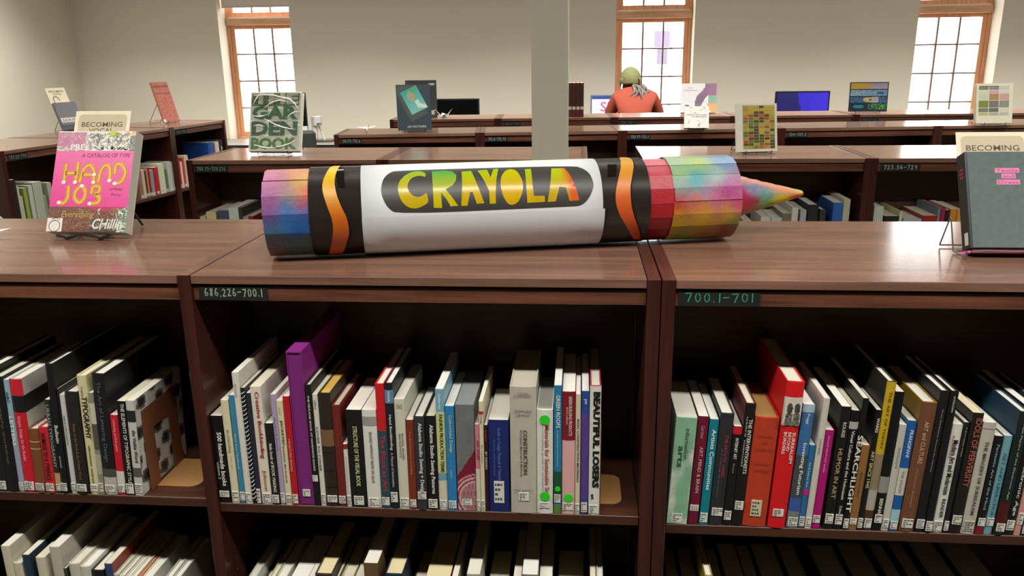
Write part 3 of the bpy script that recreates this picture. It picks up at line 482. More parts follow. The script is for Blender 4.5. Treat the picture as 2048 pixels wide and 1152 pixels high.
for wi, (a, c, zb) in enumerate(WIN):
    root = struct(empty('window_%d' % (wi + 1), ((a + c) / 2, WY, zb)))
    W2 = (c - a) / 2 - .002
    fy0, fy1 = .205, .275
    zt = WTOP - zb - .002
    MB().box(-W2, fy0, .002, -W2 + .03, fy1, zt).build('window_jamb', OAK, root)
    MB().box(W2 - .03, fy0, .002, W2, fy1, zt).build('window_jamb', OAK, root)
    MB().box(-W2 + .03, fy0 - .01, .002, W2 - .03, fy1, .035).build('window_sill', OAKH, root)
    zr = 1.846 - zb        # transom rail under the upper sash
    MB().box(-W2, fy0 - .03, zr, W2, fy1, zr + .075, ).build('transom_rail', OAKH, root, bevel=.006)
    MB().box(-W2 + .03, fy0 - .022, zr + .075, W2 - .03, fy1, zr + .085).build('white_stop', WHITE_TRIM, root)
    def sash(z0, z1, rows):
        st, ww = .046, W2 - .03
        m = MB(); y0, y1 = fy0 + .015, fy1 - .005
        for x0, x1, q0, q1 in ((-ww, -ww + st, z0, z1), (ww - st, ww, z0, z1), (-ww + st, ww - st, z0, z0 + st), (-ww + st, ww - st, z1 - st * .8, z1)):
            m.box(x0, y0, q0, x1, y1, q1)
        m.build('sash', OAK, root)
        gx0, gx1, gz0, gz1 = -ww + st, ww - st, z0 + st, z1 - st * .8
        cw = (gx1 - gx0) / 3
        for k in (1, 2): MB().box(gx0 + cw * k - .0085, fy0 + .02, gz0, gx0 + cw * k + .0085, fy1 - .02, gz1).build('muntin', MUN, root)
        zs = [gz0] + [z for z in rows if gz0 + .04 < z < gz1 - .03] + [gz1]
        for z in zs[1:-1]: MB().box(gx0, fy0 + .021, z - .0085, gx1, fy1 - .021, z + .0065).build('muntin', MUN, root)
        for k in range(3):
            for j in range(len(zs) - 1):
                MB().box(gx0 + cw * k + .007, fy0 + .034, zs[j] + .007, gx0 + cw * (k + 1) - .007, fy0 + .037, zs[j + 1] - .007).build('pane', gm, root)
    lo = [v + 1.475 - zb for v in (.076, -.205, -.49)]
    sash(.035, zr, lo)
    sash(zr + .085, zt, [zr + .085 + .046 + .285 * k for k in (1, 2)])
    if wi == 0:
        bl = MB().box(-W2 + .01, .10, 2.035 - zb, W2 - .01, .104, zt - .05); bl.build('blind_cloth', flat('#e9dcd4', .9), root)
        MB().box(-W2 + .01, .094, 2.02 - zb, W2 - .01, .11, 2.035 - zb).build('blind_bottom_bar', flat('#cfc6bd', .6), root)
        MB().tube([(-W2 + .01, .11, zt - .03), (W2 - .01, .11, zt - .03)], .022, 12).build('blind_roller', flat('#d9d4cc', .5), root)
# pale lilac banner hanging on a pole outside the middle window
t_ = tag(empty('street_banner', (1.31, 14, 0)), 'pale lilac banner on a post outside the middle window', 'banner')
MB().tube([(.16, .03, 0), (.16, .03, 2.35)], .025, 10).build('post', flat('#8a8490', .6), t_)
MB().box(-.12, -.02, 1.61, .13, .0, 1.87).build('upper_panel', flat('#655a6e', .7), t_)
MB().box(-.07, -.02, 1.34, .10, .0, 1.60).build('lower_panel', flat('#655a6e', .7), t_)
# ---- column ----
cr = struct(empty('trim_1', (-.112, 3.06, 0)))
MB().box(-.066, -.07, 0, .066, .07, CEIL).build('column_shaft', flat('#c9c6b2', .5, .03, 5, name='column_paint'), cr, bevel=.006)
MB().box(-.075, -.079, 0, .075, .079, .10).build('column_base', flat('#c9c6b2', .5, .03, 5), cr, bevel=.004)

# ---- ceiling lights ----
DIFF = emis('lamp_diffuser', '#fff6e2', 4.0)
HOUS = flat('#dcdcd6', .5)
first = None
for row, (ly, xs) in enumerate(LAMPS):
    for k, lx in enumerate(xs):
        if first is None:
            first = empty('ceiling_light', (lx, ly, CEIL)); r_ = first
            MB().box(-.61, -.09, -.06, .61, .09, -.001).build('housing', HOUS, r_, bevel=.004)
            MB().box(-.595, -.075, -.064, .595, .075, -.0605).build('diffuser', DIFF, r_)
        else:
            r_ = dup(first); r_.location = (lx, ly, CEIL)
        tag(r_, 'long white ceiling light in the run above %s, number %s from the left' % (('the near bookcases', 'the middle bookcases', 'the back windows')[row], ('one', 'two', 'three', 'four', 'five', 'six', 'seven')[k]), 'ceiling light', 'ceiling lights')
        ld = bpy.data.lights.new('lamp_glow', 'AREA'); ld.shape = 'RECTANGLE'; ld.size = 1.18; ld.size_y = .14; ld.energy = LAMP_W * LAMP_GAIN[row]; ld.color = LAMP_COL; ld.spread = math.radians((150, 126, 108)[row])
        lo_ = bpy.data.objects.new('lamp_glow', ld); COL.objects.link(lo_); lo_.parent = r_; lo_.location = (0, 0, -.068)

# ======================= bookcases =======================
def panel_tops(o, m):
    o.data.materials.append(m)
    for p in o.data.polygons:
        if p.normal.z > .9: p.material_index = 1
def bookcase(label, loc, yaw, wd, dp, shelves, left=True, right=True, card=None, cardx=.03, cardw=.14, cardcol='#9fb39a', Ht=1.07, chalk_h=.0155, group='walnut bookcases', plain_left=False):
    """origin = front left bottom corner; local x along the front, y into the depth"""
    r = tag(empty('bookcase', loc, yaw), label, 'bookcase', group)
    pt, tt = .0255, .019
    x0 = pt if left else 0; x1 = wd - pt if right else wd
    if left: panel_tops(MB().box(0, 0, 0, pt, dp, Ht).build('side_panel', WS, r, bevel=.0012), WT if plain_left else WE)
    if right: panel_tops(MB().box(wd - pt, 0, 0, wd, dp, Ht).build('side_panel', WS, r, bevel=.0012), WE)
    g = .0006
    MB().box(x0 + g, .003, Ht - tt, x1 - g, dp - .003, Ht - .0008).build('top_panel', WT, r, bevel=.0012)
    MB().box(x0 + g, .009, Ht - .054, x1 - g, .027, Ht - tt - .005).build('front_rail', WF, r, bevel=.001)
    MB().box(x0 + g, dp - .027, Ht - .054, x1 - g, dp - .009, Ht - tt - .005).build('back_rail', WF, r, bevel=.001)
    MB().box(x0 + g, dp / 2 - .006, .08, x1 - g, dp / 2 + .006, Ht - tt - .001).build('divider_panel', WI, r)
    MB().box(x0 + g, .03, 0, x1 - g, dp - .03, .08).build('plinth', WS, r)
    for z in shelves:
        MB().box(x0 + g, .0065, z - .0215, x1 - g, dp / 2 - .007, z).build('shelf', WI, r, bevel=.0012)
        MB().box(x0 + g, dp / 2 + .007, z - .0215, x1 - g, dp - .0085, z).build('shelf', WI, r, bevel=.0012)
    if card:
        c = MB().box(x0 + cardx, .0075, Ht - .0525, x0 + cardx + cardw, .0088, Ht - .0245).build('number_card', CHALK, r)
        adv = (cardw * .86) / max(4, sum(.55 if q in '.1' else 1 for q in card))
        handwriting(card, flat(cardcol, .8), c, x0 + cardx + cardw * .08, Ht - .0445, chalk_h, adv, .0072)
    return r
F1, DP1 = 1.4845, .58
ZS = D['ZS']; ZB = D['ZB']
cases = {}
cases['left'] = bookcase('walnut bookcase at the near left, without a number card', (-1.745, F1, 0), 0, .9495, DP1, [ZS[0], ZB], right=False)
cases['mid'] = bookcase('walnut bookcase under the giant crayon, chalk card 686.226-700.1', (-.795, F1, 0), 0, .9495, DP1, [ZS[1], ZB], card='686.226-700.1', cardx=.013, cardw=.141, cardcol='#a8b89c', plain_left=True)
cases['right'] = bookcase('walnut bookcase at the near right, chalk card 700.1-701', (.1565, F1, 0), 0, .9495, DP1, [ZS[2], ZB], card='700.1-701', cardx=.007, cardw=.152, cardcol='#3f9078', chalk_h=.017)
PIN = flat('#8a8078', .4, metal=1)
for zz in (.985, .955, .925, .895, .865, .83, .45, .42, .39, .36): 
    for yy in (.055,):
        MB().tube([(.0256, yy, zz), (.0275, yy, zz)], .0028, 8).build('shelf_pin', PIN, cases['mid'])
R2S = [D['ZR2'], .22]
y2, dp2 = 3.362, .50
bookcase('walnut bookcase in the second row with chalk card 708.95-720.236, under the green book', (-1.691, y2, 0), 0, .858, dp2, R2S, card='708.95-720.236', cardx=.005, cardw=.15, cardcol='#8fc0aa')
bookcase('walnut bookcase in the second row just behind the white lettering of the crayon', (-.832, y2, 0), 0, .862, dp2, R2S)
bookcase('walnut bookcase in the second row right of the column, under the yellow grid book', (.256, y2, 0), 0, .910, dp2, R2S)
bookcase('walnut bookcase in the second row with chalk card 725.56-729', (1.167, y2, 0), 0, .910, dp2, R2S, card='725.56-729', cardx=.012, cardw=.155, cardcol='#d8d4d0', chalk_h=.0155)
def run(points, dp, labels, cards, shelves, cw=.12, cc='#a9a4a8'):
    for i in range(len(points) - 1):
        (xa, ya), (xb, yb) = points[i], points[i + 1]
        L = math.hypot(xb - xa, yb - ya)
        bookcase(labels[i], (xa, ya, 0), math.atan2(yb - ya, xb - xa), L - .001, dp, shelves, card=cards[i], cardx=.012, cardw=cw, cardcol=cc)
p3 = [tuple(p) for p in D['row3']]
p3 = [(x, 4.53 + .1023 * (x + 1.392)) for x in (-1.392, -.5695, .2402, 1.142, 2.044, 2.95)]
run(p3, .41, ['walnut bookcase in the third row under the teal cloud book, card 711.77-712.6', 'walnut bookcase in the third row just left of and behind the white column', 'walnut bookcase in the third row under the small white book', 'walnut bookcase in the third row below the blue screen', 'walnut bookcase in the third row at the right edge under the cream squares book'],
    ['711.77-712.6', '712.6-715.92', '720.97-723.1', '724-725.2', None], [.55, .2])
p4 = [(x, 5.68 + .05 * (x + 1.336)) for x in (-1.336, -.5752, .2323, 1.06, 1.89, 2.72, 3.55)]
run(p4, .45, ['walnut bookcase in the back row at its left end, behind the teal book', 'walnut bookcase in the back row crossing behind the white column', 'walnut bookcase in the back row in front of the person', 'walnut bookcase in the back row below the white smoke book', 'walnut bookcase in the back row under the blue striped book', 'walnut bookcase in the back row at its right end'],
    [None, '696.2-704', '706-709.1', None, '700.47-702', None], [.55, .2], cc='#5f6f70')
# left run, facing right
U = (.12005, .99277); N = (.99277, -.12005); LP = (-2.811, 3.738); LYAW = math.atan2(U[1], U[0])
def lpt(s, off=0, z=0): return (LP[0] + U[0] * s - N[0] * off, LP[1] + U[1] * s - N[1] * off, z)   # off: into the case
for i, (s0, s1) in enumerate(((0, .68), (.681, 1.393), (1.394, 2.04))):
    bookcase(('walnut bookcase along the left wall, nearest, card 735.28-740', 'walnut bookcase along the left wall, middle one, behind the pink book', 'walnut bookcase along the left wall, farthest, by the window')[i], lpt(s0), LYAW, s1 - s0, .56, [.665, .35], card=('735.28-740', None, '741-743')[i], cardx=.02, cardw=.13, cardcol='#8d938c')

# ======================= books =======================
PG = {}
def pages_mat(c): return flat(c, .8, .08, 300)
def uprof(t, d, th, fr, off=0):
    """closed outline of a cover seen from above: spine at y=0 bulging forward fr"""
    a = t / 2 + off
    out = [(-a, d), (-a, .001)] + [(-a + 2 * a * k / 4, -off - fr * math.sin(math.pi * k / 4)) for k in range(1, 4)] + [(a, .001), (a, d)]
    i = a - th
    inn = [(i, d), (i, th + .0012)] + [(i - 2 * i * k / 2, th + .0008 - off * 0) for k in range(1, 2)] + [(-i, th + .0012), (-i, d)]
    return out + inn
def spine_y(t, fr, x): return -fr * max(0, math.sin(math.pi * max(0, min(1, (x + t / 2) / t)))) if t > 0 else 0
STK = flat('#d7d5cb', .6); INK = flat('#4a4844', .7); GDOT = flat('#2fd02a', .5)
PRINT = attr_mat('printed_spine', .5)
_call = {}
def sticker(root, t, h, fr, st, rg, col=None):
    f0, f1 = st; wd = min(t * .82, .021); xc = rg.uniform(-.04, .04) * t
    z1, z0 = h * (1 - f0), h * (1 - f1); y = -fr - .0006
    o = MB().box(xc - wd / 2, y - .0003, z0, xc + wd / 2, y + .0012, z1).build('call_number_label', STK if not col else flat(col, .6), root)
    b = MB(); n = 4 if z1 - z0 > .016 else 3
    for k in range(n):
        zz = z1 - (z1 - z0) * (k + .7) / (n + .5); x = xc - wd * .4; hh = (z1 - z0) * .055
        while x < xc + wd * .25:
            l = rg.uniform(.12, .3) * wd; b.quad((x, y - .0005, zz - hh), (x + l, y - .0005, zz - hh), (x + l, y - .0005, zz + hh), (x, y - .0005, zz + hh)); x += l + wd * .07
            if k and rg.random() < .4: break
    b.build('call_number', INK, o)
def book(label, loc, t, d, h, col, hard, o, group, yaw=0, lean=0, detail=True):
    rg = random.Random(label)
    r = tag(empty('book', loc, yaw, 0, lean), label, 'book', group)
    th = .0024 if hard else .0007
    th = min(th, t * .22)
    fr = min(.0035, t * .10) if hard else min(.0008, t * .05)
    rough = .38 if not hard else .5
    side = o.get('side', col)
    pc = o.get('pg', rg.choice(['#dcd9cc', '#d8d4c4', '#e2dfd6', '#d6d0ba', '#dfdcd0']))
    if o.get('slip'):
        m = flat(col, .5)
        MB().box(-t / 2, .004, 0, t / 2, d, h - .003).build('slipcase_body', m, r)
        MB().box(-t / 2, 0, h - .003, t / 2, d, h).build('slipcase_top', m, r)
        MB().box(-t / 2, 0, 0, -t / 2 + .002, .004, h - .003).build('slipcase_lip', m, r)
        MB().box(t / 2 - .002, 0, 0, t / 2, .004, h - .003).build('slipcase_lip', m, r)
        MB().box(-t / 2 + .0025, .0012, .001, t / 2 - .0025, .0039, h - .008).build('volume_spine', flat('#782472', .6, .1), r)
        sticker(r, t * .62, h, 0, o['st'], rg); return r
    bo = o.get('bord')
    MB().prism(uprof(t, d, th, fr), 0, h).build('cover', flat(side if not bo else bo, rough), r)
    inset = .003 if hard else .0004
    MB().box(-t / 2 + th, th + .0016, inset, t / 2 - th, d - inset, h - inset).build('pages', pages_mat(pc), r)
    if side != col or bo:
        k = uprof(t, .004, .0004, fr, .0003); MB().prism(k, 0.0003, h - .0002).build('spine', flat(col, rough), r)
    if not detail: return r
    for bd in o.get('b', ()):
        f0, f1, c = bd[:3]; wrap = len(bd) > 3
        MB().prism(uprof(t, d * .96 if wrap else .0022, .0003, fr, .0004 if not wrap else .0005), h * (1 - f1) + .0004, h * (1 - f0) - .0002).build('colour_band', flat(c, rough), r)
    yt = -fr - .0009
    for (s, c, f0, f1, w0, w1) in o.get('t', ()):
        xa, xb = -t / 2 + t * w0, -t / 2 + t * w1
        if xb - xa > .0185: mid = (xa + xb) / 2; xa, xb = mid - .00925, mid + .00925
        text(s, flat(c, .6), r, (xa, yt, h * (1 - f0)), (0, 0, -h * (f1 - f0)), (xb - xa, 0, 0), bold=o.get('bold', .018))
    for (s, f) in o.get('ht', ()):
        wd = t * min(.75, .09 * len(s) + .05); hh = .005 if t < .05 else .0048
        text(s, flat(o.get('htc', '#55524a'), .6), r, (-wd / 2, yt - .0003, h * (1 - f) - hh), (wd, 0, 0), (0, 0, hh))
    for f in o.get('dots', ()):
        rd = min(.0105, t * .36); zc = h * (1 - f)
        MB().prism([(rd * math.cos(a * math.pi / 10), rd * math.sin(a * math.pi / 10)) for a in range(20)], 0, .0005)
        b = MB(); n = 20; b.v = [(rd * math.cos(2 * math.pi * k / n), yt - .0006, zc + rd * math.sin(2 * math.pi * k / n)) for k in range(n)] + [(rd * math.cos(2 * math.pi * k / n), yt + .0004, zc + rd * math.sin(2 * math.pi * k / n)) for k in range(n)]
        b.f = [tuple(range(n))] + [(k, k + n, (k + 1) % n + n, (k + 1) % n) for k in range(n)]
        b.build('green_dot', GDOT, r)
    if o.get('coil'):
        b = MB(); turns = 26; P = []
        for k in range(turns * 8 + 1):
            a = 2 * math.pi * k / 8; P.append((.0038 * math.cos(a), -.001 + .0045 * math.sin(a), .008 + (h - .016) * k / (turns * 8)))
        b.tube(P, .0008, 4).build('wire_coil', flat('#c9c9c4', .35), r)
    art = o.get('art')
    if art == 'moss':
        q = random.Random(3); bl_ = [(q.random(), q.random(), q.uniform(.05, .2)) for _ in range(26)]
        def fn(u, v):
            k = sum(max(0, 1 - math.hypot((u - a) * .35, v - e) / s) for a, e, s in bl_)
            return mixc('#cdd0bf', '#7fae8c', min(1, k * .9 + (.9 if v > .72 else .2) * q.random()))
        grid_print('spine_print', PRINT, r, (-t / 2 + .0005, -fr - .0004, .001), (t - .001, 0, 0), (0, 0, h - .002), 16, 70, fn)
    if art == 'shard':
        q = random.Random(5)
        def fn(u, v):
            k = math.sin(9 * u + 13 * v) + math.sin(21 * v - 5 * u + 1.3)
            return '#d2d1c8' if k > -.2 else ('#6a6862' if k > -1.1 else '#33312f')
        grid_print('cover_print', PRINT, r, (t / 2 + .0004, .001, .001), (0, d - .004, 0), (0, 0, h - .002), 40, 60, lambda u, v: fn(u * 2.2, v * 1.2))
    if o.get('photo'):
        q = random.Random(9)
        def fn(u, v):
            dd = min(math.hypot((u - .3) * 1.1, v - .62), math.hypot((u - .75) * 1.1, v - .62)); b_ = min(abs(u - .3), abs(u - .75))
            if dd < .2: return '#5a564e' if q.random() < .55 else '#2a2826'
            if v < .45 and b_ < .24 - .1 * v: return '#8a867c' if q.random() < .5 else '#3c3a36'
            return '#cfcabc'
        grid_print('photo_print', PRINT, r, (-t / 2 + .001, -fr - .0011, h * .715), (t - .002, 0, 0), (0, 0, h * .18), 22, 34, fn)
    if o.get('arc'):
        def fn(u, v):
            e = math.hypot((u - 1.15) * .16 * 1.0, (v - .12) * 1.0)
            if e < .16: return '#a9777a' if (math.sin(u * 31) * math.sin(v * 47)) > -.3 else '#8a585c'
            if e < .175 or .19 < e < .21 or .225 < e < .235: return '#cfa6a2'
            if e < .25: return '#8c2a40'
            return '#75182f' if v < .33 + .55 * u * .45 else '#6d7071'
        grid_print('spine_print', PRINT, r, (-t / 2 + .0006, -fr - .0008, .001), (t - .0012, 0, 0), (0, 0, h - .002), 26, 90, fn)
    if o.get('s', 1):
        st = o.get('st') or (1 - (.006 + rg.uniform(.016, .022)) / h, 1 - rg.uniform(.004, .008) / h)
        sticker(r, t, h, fr, st, rg, o.get('stc'))
    return r
YSP = 1.4915
def depth_for(h, o): return o.get('d', min(.265, max(.13, h * .78)))
for key, z, lean, grp in (('left', ZS[0], .045, 'books on the upper shelf of the left bay'), ('mid', ZS[1], 0, 'books on the upper shelf of the middle bay'), ('right', ZS[2], .045, 'books on the upper shelf of the right bay')):
    for (x, t, h, c, hard, lab, o) in D[key]:
        loc = (x, YSP + random.Random(lab).uniform(0, .003), z + .0004)
        if lean: loc = (x, loc[1], z + .0004 + math.sin(lean) * t / 2)
        book(lab, loc, t * (.985 if lean else 1), depth_for(h, o), h, c, hard, o, grp, lean=lean)
NTH = ['first', 'second', 'third', 'fourth', 'fifth', 'sixth', 'seventh', 'eighth', 'ninth', 'tenth', 'eleventh', 'twelfth', 'thirteenth', 'fourteenth', 'fifteenth', 'sixteenth', 'seventeenth', 'eighteenth', 'nineteenth', 'twentieth', 'twenty-first', 'twenty-second', 'twenty-third', 'twenty-fourth']
def simple(L, y, z, grp, where, pgc=None, dmul=.8, sticky=True, dmax=.25):
    for i, (x, t, h, c, desc) in enumerate(L):
        hard = random.Random(desc).random() < .5
        o = dict(s=1 if sticky else 0)
        if 'cream pages' in desc: o['pg'] = '#d8caa0'
        if 'white pages' in desc: o['pg'] = '#dcdad2'
        if desc == 'blue spined red': o['side'] = '#8c3a2c'
        book('%s book, %s from the left %s' % (desc, NTH[i], where), (x, y, z + .0004), t, min(dmax, max(.14, h * dmul)), h, c, hard, o, grp)
simple(D['bl'], YSP, ZB, 'books on the lower shelf of the left bay', 'on the left bay lower shelf', dmul=1.05)
simple(D['bm'], YSP, ZB, 'books on the lower shelf of the middle bay', 'on the middle bay lower shelf', dmul=1.05)
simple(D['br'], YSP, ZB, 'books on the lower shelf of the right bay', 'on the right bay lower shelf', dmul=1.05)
simple(D['r2l'], 3.372, D['ZR2'], 'books in the second row left of the crayon', 'below the number card 708.95-720.236', dmax=.22)
simple(D['r2r'], 3.372, D['ZR2'], 'books in the second row behind the crayon tip', 'behind the crayon tip', dmax=.22)
simple(D['r2rr'], 3.372, D['ZR2'], 'books in the second row beside the grey display book', 'below the number card 725.56-729', dmax=.22)
for key, z in (('lc1', .665), ('lc2', .665)):
    for i, (s0, s1, h, c, desc) in enumerate(D[key]):
        sm = (s0 + s1) / 2
        book('%s book, %s from the near end %s' % (desc, NTH[i], 'of the nearest left wall bookcase' if key == 'lc1' else 'of the middle left wall bookcase'), lpt(sm, .009, z + .0004), s1 - s0 - .0005, min(.22, h * .85), h, c, False, dict(), 'books in the left wall bookcases', yaw=LYAW)
for i, (s0, w_, h, c, desc) in enumerate(((1.42, .028, .19, '#b3202c', 'red'), (1.45, .02, .175, '#d8d0c0', 'white'), (1.475, .02, .20, '#c0443c', 'scarlet'), (1.50, .045, .21, '#d2b9a4', 'peach'), (1.80, .062, .265, '#1f4fa0', 'tall blue'), (1.863, .022, .255, '#7a4a58', 'striped plum'), (1.888, .05, .262, '#c8c8c4', 'white lettered'), (1.94, .05, .27, '#1d1c1f', 'black and white'))):
    book('%s book, %s from the near end of the farthest left wall bookcase' % (desc, NTH[i]), lpt(s0 + w_ / 2, .009, .6654), w_, .2, h, c, i > 3, dict(t=[('ART', '#e0e0da', .15, .5, .25, .75)] if i > 5 else []), 'books in the left wall bookcases', yaw=LYAW)
for i, (s0, w_, h) in enumerate(((.72, .03, .27), (.76, .025, .28), (.79, .03, .25), (.83, .028, .26))):
    pass
# ---- bookends ----
TAN = flat('#b08350', .5)
def bookend(label, loc, side=1, show=.10):
    r = tag(empty('bookend', loc), label, 'bookend', 'tan metal bookends')
    # base plate with rounded outer corners, thin upright with a cut-out window
    w0, w1, y0, y1, rr = 0, show, .03, .155, .022
    pts = [(w0, y0), (w1 - rr, y0)] + [(w1 - rr + rr * math.sin(a), y0 + rr - rr * math.cos(a)) for a in (.4, .8, 1.2, 1.57)] + [(w1 - rr + rr * math.cos(a), y1 - rr + rr * math.sin(a)) for a in (0, .4, .8, 1.2, 1.57)] + [(w0, y1)]
    MB().prism(pts, .0003, .0016).build('base_plate', TAN, r)
    b = MB()
    b.box(0, .008, .0016, .0014, .048, .19); b.box(0, .115, .0016, .0014, .155, .19); b.box(0, .048, .135, .0014, .115, .19)
    b.build('upright_plate', flat('#7d4d30', .5), r)
    return r
bookend('tan metal bookend holding the white Visible Word book, left bay', (-.9305, 1.505, ZS[0] + .0002), show=.095)
bookend('tan metal bookend beside Beautiful Losers in the middle bay', (.0475, 1.505, ZS[1] + .0002), show=.048)

# ======================= giant crayon =======================
cd = D['crayon']; CR0 = cd['r']
crayon = tag(empty('giant_crayon', cd['loc'], cd['yaw']), 'giant cardboard crayon with rainbow tip lying across the bookcase tops', 'crayon')
def cp(t, th, r): return (t, -r * math.cos(th), CR0 + .0014 + r * math.sin(th))
def idw(pts, t, th, fallback, soft=.0002):
    sw = 0; c = [0, 0, 0]
    for (a, b_, col) in pts:
        dth = (th - b_ + math.pi) % (2 * math.pi) - math.pi
        dd = (t - a) ** 2 + (CR0 * dth) ** 2 * .8
        wv = 1 / (dd + soft) ** 2
        sw += wv; c = [x + wv * y for x, y in zip(c, lin(col))]
    far = 1 / (.06 ** 2) ** 2 * .02
    return tuple(.72 * (x + far * y) / (sw + far) for x, y in zip(c, lin(fallback)))
PAINT = attr_mat('brushed_paint', .42, .3, .07, 120)
def strips(t0, t1, r, n, pts, fb, rot, name='cardboard_strip', nt=14, seed=1, jag=.0):
    rg = random.Random(seed)
    for k in range(n):
        a0 = rot + 2 * math.pi * k / n; a1 = rot + 2 * math.pi * (k + 1) / n
        dr = rg.uniform(-.0012, .0012); e0 = rg.uniform(-jag, jag); e1 = rg.uniform(-jag, jag)
        b = MB(); cols = []; nx = 4; gap = .008
        for layer in (0, 1):
            for j in range(nt + 1):
                t = (t0 + e0) + ((t1 + e1) - (t0 + e0)) * j / nt
                for i in range(nx + 1):
                    u = gap + (1 - 2 * gap) * i / nx
                    rr = r + dr - (.0022 if layer else 0)
                    A = cp(t, a0, rr); B_ = cp(t, a1, rr)
                    b.v.append(tuple(p + (q - p) * u for p, q in zip(A, B_))); cols.append(idw(pts, t, a0 + (a1 - a0) * u, fb))
        m = (nt + 1) * (nx + 1)
        ix = lambda l, j, i: l * m + j * (nx + 1) + i
        for j in range(nt):
            for i in range(nx):
                b.f.append((ix(0, j, i), ix(0, j + 1, i), ix(0, j + 1, i + 1), ix(0, j, i + 1)))
                b.f.append((ix(1, j, i), ix(1, j, i + 1), ix(1, j + 1, i + 1), ix(1, j + 1, i)))
        for j in range(nt): b.f.append((ix(0, j, 0), ix(1, j, 0), ix(1, j + 1, 0), ix(0, j + 1, 0))); b.f.append((ix(0, j, nx), ix(0, j + 1, nx), ix(1, j + 1, nx), ix(1, j, nx)))
        for i in range(nx): b.f.append((ix(0, 0, i), ix(0, 0, i + 1), ix(1, 0, i + 1), ix(1, 0, i))); b.f.append((ix(0, nt, i), ix(1, nt, i), ix(1, nt, i + 1), ix(0, nt, i + 1)))
        b.build(name, PAINT, crayon, cols=cols)
strips(-.467, -.372, CR0 - .0015, 15, D['paintL'], '#8a5a78', .12, seed=4, jag=.0015)
strips(.335, .394, CR0 - .003, 18, D['paintM'], '#b01c28', .05, seed=5)
strips(.393, .545, CR0 - .0003, 20, D['paintR'], '#907838', .1, seed=6, jag=.001)
def disc(t, r0_, r1_, n, colf, name, par=crayon):
    b = MB(); cols = []
    for rr in (r0_, r1_):
        for k in range(n): a = 2 * math.pi * k / n; b.v.append(cp(t, a, rr)); cols.append(colf(a, rr))
    for k in range(n): j = (k + 1) % n; b.f.append((k, j, n + j, n + k))
    b.build(name, PAINT, par, cols=cols)
disc(-.463, .0005, CR0 - .0045, 30, lambda a, r: lin('#8a6a5a'), 'end_cap')
disc(.543, .045, CR0 - .004, 30, lambda a, r: idw(D['paintR'], .54, a, '#907838'), 'shoulder_face')
# cone tip with crumpled paper surface
b = MB(); cols = []; nt, nr = 26, 30; rg = random.Random(11); nz = [[rg.uniform(-1, 1) for _ in range(nr)] for _ in range(nt + 1)]
for j in range(nt + 1):
    f = j / nt; t = .542 + .187 * f; base = .0545 + (.0065 - .0545) * f + .010 * max(0, 1 - f * 9)
    for k in range(nr):
        a = 2 * math.pi * k / nr; rr = base * (1 + .03 * nz[j][k] + .05 * math.sin(3 * a + 2 * f) * f)
        b.v.append(cp(t, a, rr)); cols.append(idw(D['paintC'], t, a, '#a06858', .0001))
for j in range(nt):
    for k in range(nr): q = (k + 1) % nr; b.f.append((j * nr + k, (j + 1) * nr + k, (j + 1) * nr + q, j * nr + q))
b.f.append(tuple(nt * nr + k for k in range(nr))[::-1])
b.build('painted_tip', PAINT, crayon, cols=cols, smooth=True)
def sheet(name, t0, t1, a0, a1, r, m, n=48, nt=1, thick=.0004):
    b = MB(); full = abs(a1 - a0) > 6.28
    for rr in (r, r - thick):
        for j in range(nt + 1):
            for k in range(n + 1): b.v.append(cp(t0 + (t1 - t0) * j / nt, a0 + (a1 - a0) * k / n, rr))
    M_ = (nt + 1) * (n + 1)
    for j in range(nt):
        for k in range(n):
            p = j * (n + 1) + k; b.f.append((p, p + 1, p + n + 2, p + n + 1)[::-1]); b.f.append((M_ + p, M_ + p + 1, M_ + p + n + 2, M_ + p + n + 1))
    for j in (0, nt):
        for k in range(n): p = j * (n + 1) + k; b.f.append((p, p + 1, M_ + p + 1, M_ + p))
    return b.build(name, m, crayon, smooth=False)
BLK = flat('#28211f', .30, .12, 25, .05, name='glossy_black_paper')
WHT = flat('#cfd1d5', .55, .03, 14, .06, name='white_paper')
for k in range(2):
    t0, t1 = ((-.376, -.268), (.232, .340))[k]
    o_ = sheet('black_band', t0, t1, 0, 2 * math.pi, CR0 + .0002, BLK)
    for p in o_.data.polygons: p.use_smooth = True
o_ = sheet('paper_wrap', -.270, .2345, 0, 2 * math.pi, CR0 + .0008, WHT, nt=6)
for p in o_.data.polygons: p.use_smooth = True
fa, fb_ = D['flap'][0][1], D['flap'][1][1]
sheet('paper_flap', -.2705, .2385, -1.9, (fa + fb_) / 2, CR0 + .0018, WHT, n=40, nt=6, thick=.0009).data.shade_smooth()
